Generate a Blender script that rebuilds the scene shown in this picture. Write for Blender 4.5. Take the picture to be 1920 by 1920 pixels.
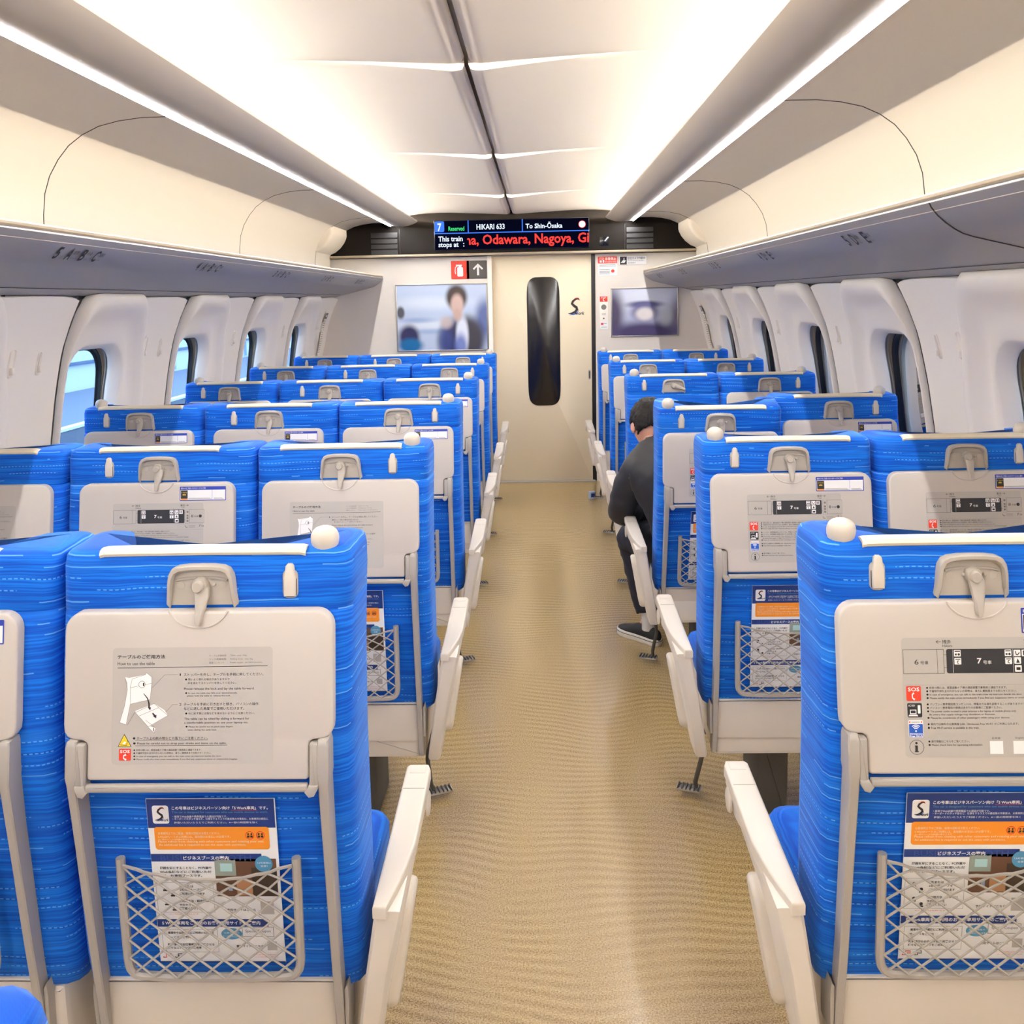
import bpy, bmesh, math, random
from mathutils import Matrix, Vector
random.seed(7)
PI = math.pi
SC = bpy.context.scene
COL = SC.collection
for o in list(bpy.data.objects):
    bpy.data.objects.remove(o, do_unlink=True)

# ------------------------------------------------------------------ camera
F, PITCH, YAW, ROLL, CH, PX, PY = 1690.0, 0.1276, 0.0296, -0.0203, 1.547, 960.0, 778.0
def cam_axes():
    cy, sy = math.cos(YAW), math.sin(YAW); cp, sp = math.cos(PITCH), math.sin(PITCH); cr, sr = math.cos(ROLL), math.sin(ROLL)
    fwd = Vector((-sy*cp, cy*cp, -sp)); right = Vector((cy, sy, 0)); up = right.cross(fwd)
    return cr*right+sr*up, -sr*right+cr*up, fwd
cr_, cu_, cf_ = cam_axes()
cd = bpy.data.cameras.new('camera'); cam = bpy.data.objects.new('camera', cd); COL.objects.link(cam)
M = Matrix.Identity(4)
for i in range(3):
    M[i][0], M[i][1], M[i][2] = cr_[i], cu_[i], -cf_[i]
M[2][3] = CH
cam.matrix_world = M
cd.sensor_width = 36; cd.sensor_fit = 'HORIZONTAL'; cd.lens = F*36/1920
cd.shift_y = (PY-960)/1920; cd.clip_start = 0.02
SC.camera = cam
def pt(px, py, Y):                       # where the wall across the car at distance Y shows a point of the photo
    d = cf_ + cr_*((px-PX)/F) - cu_*((py-PY)/F)
    return Vector((0, 0, CH)) + d*(Y/d.y)

# ------------------------------------------------------------------ world, exposure
W = bpy.data.worlds.new('daylight'); SC.world = W; W.use_nodes = True
bgn = W.node_tree.nodes['Background']; bgn.inputs[0].default_value = (0.62, 0.80, 1.0, 1); bgn.inputs[1].default_value = 5.0
SC.view_settings.view_transform = 'Standard'
try: SC.view_settings.look = 'None'
except Exception: pass
SC.view_settings.gamma = 1; SC.view_settings.use_curve_mapping = False
SC.view_settings.exposure = 0.12
SC.cycles.use_denoising = True
SC.cycles.max_bounces = 10; SC.cycles.diffuse_bounces = 6; SC.cycles.glossy_bounces = 4; SC.cycles.transparent_max_bounces = 12
COVE_E, LINE_E = 330.0, 420.0

XC = -0.195                               # middle of the car; the camera stands in the aisle at x = 0
YW = 7.55                                 # end wall
Y0 = -2.6                                 # the shell runs on behind the camera

# ------------------------------------------------------------------ node materials
def S(c):                                 # sRGB 0-255 to linear
    return tuple((v/255/12.92 if v/255 <= 0.04045 else ((v/255+0.055)/1.055)**2.4) for v in c) + (1,)
MATS = {}
def mat(name, col, rough=0.5, metal=0.0, emit=None, estr=0, spec=0.5, bump=None, coat=0, sheen=0):
    if name in MATS: return MATS[name]
    m = bpy.data.materials.new(name); m.use_nodes = True; nt = m.node_tree; b = nt.nodes['Principled BSDF']
    b.inputs['Base Color'].default_value = S(col); b.inputs['Roughness'].default_value = rough
    b.inputs['Metallic'].default_value = metal; b.inputs['Specular IOR Level'].default_value = spec
    if coat: b.inputs['Coat Weight'].default_value = coat; b.inputs['Coat Roughness'].default_value = 0.15
    if sheen: b.inputs['Sheen Weight'].default_value = sheen; b.inputs['Sheen Roughness'].default_value = 0.4
    if emit: b.inputs['Emission Color'].default_value = S(emit); b.inputs['Emission Strength'].default_value = estr
    if bump:
        tc = nt.nodes.new('ShaderNodeTexCoord'); n = nt.nodes.new('ShaderNodeTexNoise'); n.inputs['Scale'].default_value = bump[0]
        bp = nt.nodes.new('ShaderNodeBump'); bp.inputs['Strength'].default_value = bump[1]; bp.inputs['Distance'].default_value = 0.002
        nt.links.new(tc.outputs['Object'], n.inputs['Vector']); nt.links.new(n.outputs['Fac'], bp.inputs['Height']); nt.links.new(bp.outputs[0], b.inputs['Normal'])
    MATS[name] = m
    return m
class NT:                                 # short helpers for building node graphs
    def __init__(s, m): s.nt = m.node_tree; s.b = s.nt.nodes['Principled BSDF']
    def n(s, t): return s.nt.nodes.new(t)
    def put(s, v, sock):
        if hasattr(v, 'is_linked') or hasattr(v, 'links'): s.nt.links.new(v, sock)
        else: sock.default_value = v
    def m(s, op, a, b=0.0, c=None, clamp=False):
        q = s.n('ShaderNodeMath'); q.operation = op; q.use_clamp = clamp
        s.put(a, q.inputs[0]); s.put(b, q.inputs[1])
        if c is not None: s.put(c, q.inputs[2])
        return q.outputs[0]
    def mix(s, f, a, b):
        q = s.n('ShaderNodeMix'); q.data_type = 'RGBA'
        s.put(f, q.inputs[0]); s.put(a, q.inputs[6]); s.put(b, q.inputs[7])
        return q.outputs[2]
    def xyz(s, out='Object'):
        t = s.n('ShaderNodeTexCoord'); x = s.n('ShaderNodeSeparateXYZ'); s.nt.links.new(t.outputs[out], x.inputs[0]); return x.outputs
    def comb(s, x, y, z):
        q = s.n('ShaderNodeCombineXYZ'); s.put(x, q.inputs[0]); s.put(y, q.inputs[1]); s.put(z, q.inputs[2]); return q.outputs[0]
    def noise(s, v, scale, detail=2, rough=0.5):
        q = s.n('ShaderNodeTexNoise'); s.put(v, q.inputs['Vector']); q.inputs['Scale'].default_value = scale; q.inputs['Detail'].default_value = detail
        q.inputs['Roughness'].default_value = rough; return q.outputs['Fac']
    def white(s, v):
        q = s.n('ShaderNodeTexWhiteNoise'); s.put(v, q.inputs['Vector']); return q.outputs['Value']
    def ss(s, v, lo, hi):
        q = s.n('ShaderNodeMapRange'); q.interpolation_type = 'SMOOTHSTEP'; s.put(v, q.inputs[0]); q.inputs[1].default_value = lo; q.inputs[2].default_value = hi
        return q.outputs[0]

def fabric():
    m = mat('blue_seat_fabric', (8, 90, 198), 0.75, spec=0.25, sheen=0.4); k = NT(m); x, y, z = k.xyz()
    k.b.inputs['Sheen Tint'].default_value = S((150, 195, 255))
    h = k.m('ADD', x, k.m('MULTIPLY', y, 1.0))
    oi = k.n('ShaderNodeObjectInfo'); rnd = k.m('MULTIPLY', oi.outputs['Random'], 3.0)
    h = k.m('ADD', h, rnd)
    wob = k.m('MULTIPLY', k.m('SUBTRACT', k.noise(k.comb(k.m('MULTIPLY', h, 1.0), 0.0, k.m('MULTIPLY', z, 1.2)), 6.0), 0.5), 0.016)
    zz = k.m('ADD', z, wob)
    streak = k.noise(k.comb(k.m('MULTIPLY', h, 5.0), rnd, k.m('MULTIPLY', zz, 300.0)), 1.0, 2, 0.6)
    c = k.mix(k.ss(streak, 0.35, 0.7), S((0, 76, 188)), S((10, 118, 226)))
    band = k.noise(k.comb(k.m('MULTIPLY', h, 2.5), 3.0, k.m('MULTIPLY', zz, 26.0)), 1.0, 2)
    c = k.mix(k.m('MULTIPLY', k.ss(band, 0.5, 0.72), 0.45), c, S((40, 132, 232)))
    # dashed pale threads
    r = k.m('DIVIDE', zz, 0.0185); row = k.m('FLOOR', r); fr = k.m('FRACT', r)
    line = k.m('LESS_THAN', fr, 0.10)
    on = k.m('GREATER_THAN', k.noise(k.comb(k.m('MULTIPLY', h, 6.0), k.m('MULTIPLY', row, 7.31), 0.0), 1.0, 1), 0.52)
    kind = k.m('GREATER_THAN', k.white(k.comb(row, 5.0, 0.0)), 0.45)
    dash = k.m('GREATER_THAN', k.m('SINE', k.m('MULTIPLY', h, 640.0)), -0.35)
    dash = k.m('MAXIMUM', dash, k.m('SUBTRACT', 1.0, kind))
    f = k.m('MULTIPLY', k.m('MULTIPLY', line, on), dash)
    c = k.mix(k.m('MULTIPLY', f, 0.62), c, S((120, 190, 245)))
    # fine knit
    kn = k.m('MULTIPLY', k.m('SINE', k.m('MULTIPLY', h, 2100.0)), k.m('SINE', k.m('MULTIPLY', z, 2100.0)))
    c = k.mix(k.m('MULTIPLY', k.m('MAXIMUM', kn, 0.0), 0.16), c, S((2, 40, 120)))
    k.nt.links.new(c, k.b.inputs['Base Color'])
    return m
def carpet():
    m = mat('beige_carpet', (160, 138, 98), 0.5, spec=0.4); k = NT(m); x, y, z = k.xyz()
    w = k.m('MULTIPLY', k.m('SUBTRACT', k.noise(k.comb(k.m('MULTIPLY', x, 1.7), k.m('MULTIPLY', y, 0.9), 0.0), 1.0, 1), 0.5), 0.34)
    yy = k.m('ADD', k.m('ADD', y, w), k.m('MULTIPLY', x, 0.06))
    s = k.m('SINE', k.m('MULTIPLY', yy, 2*PI/0.034))
    amp = k.ss(k.noise(k.comb(k.m('MULTIPLY', x, 4.0), k.m('MULTIPLY', y, 2.0), 7.0), 1.0, 2), 0.3, 0.6)
    sp = k.noise(k.comb(x, y, z), 260.0, 2, 0.7)
    f = k.m('ADD', k.m('MULTIPLY', k.m('MULTIPLY', s, amp), 0.15), k.m('MULTIPLY', k.m('SUBTRACT', sp, 0.5), 2.9))
    c = k.mix(k.m('ADD', 0.5, f, clamp=True), S((120, 94, 52)), S((204, 177, 124)))
    k.nt.links.new(c, k.b.inputs['Base Color'])
    k.b.inputs['Roughness'].default_value = 0.22
    k.b.inputs['IOR'].default_value = 1.8
    k.b.inputs['Specular IOR Level'].default_value = 1.0
    bp = k.n('ShaderNodeBump'); bp.inputs['Strength'].default_value = 0.03; bp.inputs['Distance'].default_value = 0.002
    k.nt.links.new(sp, bp.inputs['Height']); k.nt.links.new(bp.outputs[0], k.b.inputs['Normal'])
    return m
def soft_picture(name, base, blobs, rough=0.25):   # an out-of-focus printed picture: soft ellipses over a ground, in the sheet's own coordinates
    m = mat(name, base, rough); k = NT(m); x, y, z = k.xyz()
    c = S(base)
    for (cx, cz, rx, rz, col, soft, a) in blobs:
        dx = k.m('DIVIDE', k.m('SUBTRACT', x, cx), rx); dz = k.m('DIVIDE', k.m('SUBTRACT', z, cz), rz)
        d = k.m('SQRT', k.m('ADD', k.m('MULTIPLY', dx, dx), k.m('MULTIPLY', dz, dz)))
        c = k.mix(k.m('MULTIPLY', k.m('SUBTRACT', 1.0, k.ss(d, 1-soft, 1+soft)), a), c, S(col))
    k.nt.links.new(c, k.b.inputs['Base Color'])
    return m
def glass(name, tint, refl=0.08):
    m = bpy.data.materials.new(name); m.use_nodes = True; nt = m.node_tree; nt.nodes.clear()
    o = nt.nodes.new('ShaderNodeOutputMaterial'); t = nt.nodes.new('ShaderNodeBsdfTransparent'); g = nt.nodes.new('ShaderNodeBsdfGlossy'); mx = nt.nodes.new('ShaderNodeMixShader'); fr = nt.nodes.new('ShaderNodeFresnel')
    t.inputs[0].default_value = S(tint); g.inputs['Roughness'].default_value = 0.02; fr.inputs[0].default_value = 1.12
    nt.links.new(fr.outputs[0], mx.inputs[0]); nt.links.new(t.outputs[0], mx.inputs[1]); nt.links.new(g.outputs[0], mx.inputs[2]); nt.links.new(mx.outputs[0], o.inputs[0])
    MATS[name] = m
    return m
def emis(name, col, s):
    m = bpy.data.materials.new(name); m.use_nodes = True; nt = m.node_tree; nt.nodes.clear()
    o = nt.nodes.new('ShaderNodeOutputMaterial'); e = nt.nodes.new('ShaderNodeEmission'); e.inputs[0].default_value = S(col); e.inputs[1].default_value = s
    nt.links.new(e.outputs[0], o.inputs[0]); MATS[name] = m
    return m

FAB = fabric(); CARPET = carpet()
CREAM = mat('cream_ceiling_panel', (240, 233, 220), 0.55, bump=(900, 0.05))
LINING = mat('cream_side_lining', (232, 222, 205), 0.5, bump=(900, 0.05))
WALLP = mat('grey_white_wall_panel', (246, 237, 222), 0.45, bump=(700, 0.05))
WALLE = mat('grey_end_wall', (228, 218, 204), 0.55, bump=(500, 0.12))
DOORM = mat('beige_door', (240, 223, 190), 0.5, bump=(600, 0.05))
TROUGH = mat('grey_beige_light_trough', (178, 170, 159), 0.4)
SILVER = mat('silver_rack', (150, 149, 150), 0.40, metal=0.25)
RAIL = mat('beige_rail', (176, 160, 134), 0.45)
DARKGAP = mat('dark_gap', (58, 52, 46), 0.6)
BLACK = mat('black_plastic', (22, 22, 24), 0.35)
FASCIA = mat('charcoal_fascia', (27, 23, 20), 0.6, spec=.1)
TAB = mat('pale_grey_table', (198, 189, 179), 0.42, bump=(1500, 0.04))
GREY = mat('warm_grey_plastic', (178, 170, 158), 0.42)
GREYD = mat('grey_bracket', (168, 161, 152), 0.4)
ARMM = mat('cream_armrest', (212, 202, 187), 0.38)
PANELM = mat('grey_white_side_panel', (222, 213, 200), 0.42)
LEATHER = mat('cream_headrest_leather', (240, 228, 200), 0.5)
NETM = mat('grey_net_cord', (166, 160, 150), 0.7)
PEDM = mat('dark_pedestal', (70, 67, 62), 0.6)
CHROME = mat('ribbed_metal', (190, 186, 178), 0.3, metal=0.9)
WHITE = mat('white_print', (244, 242, 238), 0.45)
INK = mat('black_print', (38, 34, 34), 0.6)
GINK = mat('grey_print', (120, 114, 108), 0.6)
RED = mat('red_print', (226, 62, 40), 0.5)
NAVY = mat('navy_print', (24, 52, 122), 0.45)
BLUEP = mat('blue_print', (28, 92, 196), 0.45)
SKYB = mat('sky_blue_print', (84, 150, 186), 0.45)
ORANGE = mat('orange_print', (246, 150, 40), 0.45)
YEL = mat('yellow_print', (246, 206, 40), 0.5)
PGREY = mat('plate_grey_print', (184, 178, 170), 0.4)
GLASS = glass('blue_window_glass', (222, 236, 252))

# ------------------------------------------------------------------ mesh builder
class MB:
    def __init__(s): s.v = []; s.f = []; s.mi = []; s.ms = []; s.T = None
    def slot(s, m):
        if m not in s.ms: s.ms.append(m)
        return s.ms.index(m)
    def add(s, vs, fs, m):
        b = len(s.v); i = s.slot(m)
        s.v += [tuple(s.T @ Vector(p)) if s.T else tuple(p) for p in vs]
        s.f += [tuple(b+q for q in f) for f in fs]; s.mi += [i]*len(fs)
    def loft(s, rings, m, closed=True, caps=True):
        n = len(rings[0]); vs = [p for r in rings for p in r]; fs = []
        for i in range(len(rings)-1):
            for j in range(n if closed else n-1):
                a, b = i*n+j, i*n+(j+1) % n
                fs.append((a, b, b+n, a+n))
        if caps and closed: fs.append(tuple(range(n-1, -1, -1))); fs.append(tuple(range((len(rings)-1)*n, len(rings)*n)))
        s.add(vs, fs, m)
    def plate(s, outline, a, b, m, bev=0.0, axis='y', seg=2):
        # outline in (u,w); runs from a (front) to b along the axis; front edge rounded by bev
        o = ccw(outline)
        steps = [(0, b)]
        if bev > 0:
            sg = 1 if b > a else -1
            for i in range(seg+1):
                t = PI/2*i/seg
                steps.append((bev*(1-math.cos(t)), a+sg*bev*(1-math.sin(t))))
        else: steps.append((0, a))
        rings = []
        for ins, d in steps:
            q = inset(o, ins)
            rings.append([((u, d, w) if axis == 'y' else (u, w, d) if axis == 'z' else (d, u, w)) for u, w in q])
        s.loft(rings, m)
    def box(s, c, d, m, bev=0.0, axis='y', r=0.0):
        # rounded box: bevelled on both faces along the axis
        ix = {'x': (1, 2, 0), 'y': (0, 2, 1), 'z': (0, 1, 2)}[axis]
        u, w, t = d[ix[0]]/2, d[ix[1]]/2, d[ix[2]]/2
        o = rrect(-u, u, -w, w, max(r, bev*0.8), 3) if (r or bev) else [(-u, -w), (u, -w), (u, w), (-u, w)]
        o = [(p+c[ix[0]], q+c[ix[1]]) for p, q in o]
        prof = [(0, -t), (0, t)] if not bev else [(bev, -t), (bev*0.3, -t+bev*0.3), (0, -t+bev), (0, t-bev), (bev*0.3, t-bev*0.3), (bev, t)]
        o = ccw(o); rings = []
        for ins, dd in prof:
            q = inset(o, ins); dd += c[ix[2]]
            rings.append([((a, dd, b) if axis == 'y' else (a, b, dd) if axis == 'z' else (dd, a, b)) for a, b in q])
        s.loft(rings, m)
    def tube(s, path, r, m, n=8, closed=False, sq=None):
        P = [Vector(p) for p in path]; k = len(P); rings = []; up = None
        for i in range(k):
            t = (P[(i+1) % k]-P[i-1]) if closed else (P[min(i+1, k-1)]-P[max(i-1, 0)])
            t.normalize()
            if up is None:
                up = Vector((0, 0, 1)) if abs(t.z) < 0.9 else Vector((0, 1, 0))
            up = (up - t*up.dot(t)).normalized(); sd = t.cross(up)
            rr = r[i] if isinstance(r, (list, tuple)) else r
            rings.append([tuple(P[i]+(up*math.sin(2*PI*j/n+PI/n)+sd*math.cos(2*PI*j/n+PI/n))*rr) for j in range(n)])
        if closed: rings.append(rings[0])
        s.loft(rings, m, caps=not closed)
    def lathe(s, prof, c, m, n=20, axis='z'):
        rings = []
        for r, h in prof:
            ring = []
            for j in range(n):
                a = 2*PI*j/n; p = (r*math.cos(a), r*math.sin(a), h)
                if axis == 'y': p = (p[0], p[2], p[1])
                if axis == 'x': p = (p[2], p[0], p[1])
                ring.append((p[0]+c[0], p[1]+c[1], p[2]+c[2]))
            rings.append(ring)
        s.loft(rings, m)
    def grid(s, rows, m):
        n = len(rows[0]); vs = [p for r in rows for p in r]
        fs = [(i*n+j, i*n+j+1, (i+1)*n+j+1, (i+1)*n+j) for i in range(len(rows)-1) for j in range(n-1)]
        s.add(vs, fs, m)
    def build(s, name, parent=None, smooth=35, fix=True):
        me = bpy.data.meshes.new(name); me.from_pydata(s.v, [], s.f)
        for m in s.ms: me.materials.append(m)
        for p, i in zip(me.polygons, s.mi): p.material_index = i
        if fix:
            bm = bmesh.new(); bm.from_mesh(me); bmesh.ops.recalc_face_normals(bm, faces=bm.faces); bm.to_mesh(me); bm.free()
        me.update()
        if smooth:
            me.shade_smooth(); me.set_sharp_from_angle(angle=math.radians(smooth))
        ob = bpy.data.objects.new(name, me); COL.objects.link(ob)
        if parent: ob.parent = parent
        return ob
def ccw(o):
    a = sum(o[i-1][0]*o[i][1]-o[i][0]*o[i-1][1] for i in range(len(o)))
    return list(o) if a > 0 else list(o)[::-1]
def inset(o, d):
    if d == 0: return list(o)
    n = len(o); out = []
    for i in range(n):
        p, q, r = Vector(o[i-1]), Vector(o[i]), Vector(o[(i+1) % n])
        a = (q-p); b = (r-q)
        if a.length < 1e-9: a = b
        if b.length < 1e-9: b = a
        a = a.normalized(); b = b.normalized()
        na, nb = Vector((-a.y, a.x)), Vector((-b.y, b.x)); nn = na+nb
        if nn.length < 1e-6: nn = na
        nn.normalize(); c = max(0.35, nn.dot(na))
        out.append(tuple(q+nn*(d/c)))
    return out
def rrect(x0, x1, y0, y1, r, seg=4, rt=None):
    rt = r if rt is None else rt
    o = []
    for cx, cy, a, rr in ((x1-r, y0+r, -PI/2, r), (x1-rt, y1-rt, 0, rt), (x0+rt, y1-rt, PI/2, rt), (x0+r, y0+r, PI, r)):
        for i in range(seg+1):
            t = a+PI/2*i/seg; o.append((cx+rr*math.cos(t), cy+rr*math.sin(t)))
    return o
def tag(o, label, cat, group=None, kind=None):
    o['label'] = label; o['category'] = cat
    if group: o['group'] = group
    if kind: o['kind'] = kind
    return o
def struct(o): o['kind'] = 'structure'; return o
def empty(name, loc=(0, 0, 0)):
    o = bpy.data.objects.new(name, None); COL.objects.link(o); o.location = loc; o.empty_display_size = 0.1
    return o

# ------------------------------------------------------------------ printed lettering
_G = {}
def glyphs(s, bold=False):
    key = (s, bold)
    if key in _G: return _G[key]
    c = bpy.data.curves.new('lettering', 'FONT'); c.body = s; c.size = 1; c.resolution_u = 2
    if bold: c.offset = 0.022
    o = bpy.data.objects.new('lettering', c); COL.objects.link(o)
    dg = bpy.context.evaluated_depsgraph_get(); me = bpy.data.meshes.new_from_object(o.evaluated_get(dg))
    vs = [(v.co.x, v.co.y) for v in me.vertices]; fs = [tuple(p.vertices) for p in me.polygons]
    bpy.data.objects.remove(o); bpy.data.curves.remove(c); bpy.data.meshes.remove(me)
    _G[key] = (vs, fs)
    return _G[key]
class Print:
    """Flat print on a sheet: u to the right, w up, d outward in steps; place(u,w,d) gives the 3-D point."""
    def __init__(s, mb, place): s.mb = mb; s.pl = place
    def poly(s, o, m, d=1): s.mb.add([s.pl(u, w, d) for u, w in o], [tuple(range(len(o)))], m)
    def rect(s, x0, x1, y0, y1, m, d=1, r=0): s.poly(rrect(x0, x1, y0, y1, r, 4) if r else [(x0, y0), (x1, y0), (x1, y1), (x0, y1)], m, d)
    def disc(s, x, y, r, m, d=1, ry=None, n=20): s.poly([(x+r*math.cos(2*PI*i/n), y+(ry or r)*math.sin(2*PI*i/n)) for i in range(n)], m, d)
    def ring(s, x, y, r, t, m, d=1, n=24):
        o = [(x+r*math.cos(2*PI*i/n), y+r*math.sin(2*PI*i/n)) for i in range(n)]; q = [(x+(r-t)*math.cos(2*PI*i/n), y+(r-t)*math.sin(2*PI*i/n)) for i in range(n)]
        s.mb.add([s.pl(u, w, d) for u, w in o+q], [(i, (i+1) % n, n+(i+1) % n, n+i) for i in range(n)], m)
    def frame(s, x0, x1, y0, y1, t, m, d=1):
        for a in ((x0, x1, y0, y0+t), (x0, x1, y1-t, y1), (x0, x0+t, y0, y1), (x1-t, x1, y0, y1)): s.rect(*a, m, d)
    def line(s, pts, t, m, d=1):
        for (a, b), (c, e) in zip(pts[:-1], pts[1:]):
            v = Vector((c-a, e-b))
            if v.length < 1e-9: continue
            v.normalize(); nx, ny = -v.y*t/2, v.x*t/2
            s.poly([(a+nx, b+ny), (a-nx, b-ny), (c-nx, e-ny), (c+nx, e+ny)], m, d)
    def stroke(s, pts, ws, m, d=1):          # brush stroke with a width for every point
        L = []; R = []
        for i, p in enumerate(pts):
            a = Vector(pts[max(i-1, 0)]); b = Vector(pts[min(i+1, len(pts)-1)]); v = (b-a).normalized()
            L.append((p[0]-v.y*ws[i]/2, p[1]+v.x*ws[i]/2)); R.append((p[0]+v.y*ws[i]/2, p[1]-v.x*ws[i]/2))
        for i in range(len(pts)-1): s.poly([L[i], R[i], R[i+1], L[i+1]], m, d)
    def text(s, t, x0, x1, yc, h, m, d=2, bold=False, sl=0.0):      # fitted into x0..x1 and h high about yc
        vs, fs = glyphs(t, bold)
        if not vs: return
        ax, bx = min(v[0] for v in vs), max(v[0] for v in vs); ay, by = min(v[1] for v in vs), max(v[1] for v in vs)
        kx, ky = (x1-x0)/(bx-ax), h/(by-ay)
        s.mb.add([s.pl(x0+(v[0]-ax)*kx+sl*(v[1]-ay)*ky, yc-h/2+(v[1]-ay)*ky, d) for v in vs], fs, m)
def s_logo(P, x0, x1, y0, y1, d, word=INK):
    w, h = x1-x0, y1-y0; f = lambda a, b: (x0+a*w, y0+b*h)
    P.stroke([f(.74, .88), f(.60, .985), f(.48, .97), f(.34, .86), f(.28, .74)], [.03*w, .12*w, .13*w, .13*w, .13*w], RED, d)
    P.stroke([f(.70, .97), f(.50, .95), f(.30, .83), f(.24, .70), f(.36, .58), f(.52, .47), f(.56, .36), f(.44, .22), f(.22, .14), f(.0, .12)],
             [.05*w, .10*w, .14*w, .16*w, .16*w, .17*w, .17*w, .15*w, .11*w, .03*w], INK, d+1)
    P.stroke([f(.66, .30), f(.56, .18), f(.36, .08), f(.08, .06)], [.03*w, .06*w, .07*w, .02*w], BLUEP, d)
    P.text('work', x0+.42*w, x1, y0+.14*h, .20*h, word, d+2, bold=True, sl=.2)

# ------------------------------------------------------------------ the shell of the car
WZ = [0, .3, .6, .9, 1.03, 1.12, 1.2, 1.29, 1.39, 1.5, 1.58, 1.63]
WR = [1.645, 1.66, 1.665, 1.66, 1.65, 1.634, 1.620, 1.600, 1.575, 1.53, 1.49, 1.455]
def wr(z):
    for i in range(len(WZ)-1):
        if z <= WZ[i+1]:
            t = (z-WZ[i])/(WZ[i+1]-WZ[i]); return WR[i]+(WR[i+1]-WR[i])*max(0, t)
    return WR[-1]
def taper(y, z): return 0.03*min(1, max(0, (y-6.95)/0.5))*min(1, max(0, (z-0.9)/0.3))
def lin(a, b, n): return [a+(b-a)*i/(n-1) for i in range(n)]
WIN = [0.48+1.04*k for k in range(7)]

b = MB(); b.box((XC, (Y0+YW)/2+0.3, -0.03), (3.5, YW-Y0+0.9, 0.06), CARPET); struct(b.build('floor'))

def wall_side(s, name):
    b = MB(); X = lambda y, z, d=0: XC+s*(wr(z)-d-taper(y, z))
    b.grid([[(X(y, z), y, z) for y in (Y0, 0.21, 3, 6.8, 7.2, YW)] for z in (0, .15, .3, .45, .6, .66)], WALLP)
    zz = lin(0.66, 1.583, 22)
    def gap(y0, y1):
        ys = [y0+(y1-y0)*t for t in (0, .25, .5, .75, .93, 1)]
        top = [1.583, 1.586, 1.588, 1.588, 1.582, 1.574]
        rows = []
        for i, z in enumerate(zz): rows.append([(X(y, min(z, t)), y, min(z, t) if i < len(zz)-1 else t) for y, t in zip(ys, top)])
        rows.append([(X(y, t, -0.012), y, t+0.006) for y, t in zip(ys, top)])
        rows.append([(X(y, t, -0.16), y, t+0.006) for y, t in zip(ys, top)])
        b.grid(rows, WALLP)
    gap(Y0, WIN[0]-0.288)
    for k, yc in enumerate(WIN): gap(yc+0.242, yc+0.752 if k < len(WIN)-1 else YW)
    w = struct(b.build(name, fix=False, smooth=50))
    for k, yc in enumerate(WIN):           # moulded hooks between the windows
        for dy, z0, hh, ww in ((0.43, 1.365, 0.046, 0.014), (0.60, 1.355, 0.04, 0.009)):
            y = yc+dy; h = MB(); path = []
            o = rrect(-ww, ww, -hh, hh, ww*0.98, 5); n = len(o)
            rings = [[(X(y+u*q, z0+v*q2, d), y+u*q, z0+v*q2) for u, v in o] for q, q2, d in ((1.25, 1.08, -0.002), (1.2, 1.06, .005), (1.0, 1.0, .006), (.85, .95, .001))]
            h.loft(rings, WALLP, caps=False)
            h.box((X(y, z0-hh*0.55, 0.008), y, z0-hh*0.55), (0.016, ww*1.1, hh*0.5), WALLP, 0.003)
            h.loft([[(X(y+u*.85, z0+v*.95, .0012), y+u*.85, z0+v*.95) for u, v in o]]*2, WALLP, caps=True)
            h.build('coat_hook', w, fix=False)
    return w
wall_l = wall_side(-1, 'wall_left'); wall_r = wall_side(1, 'wall_right')

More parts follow.
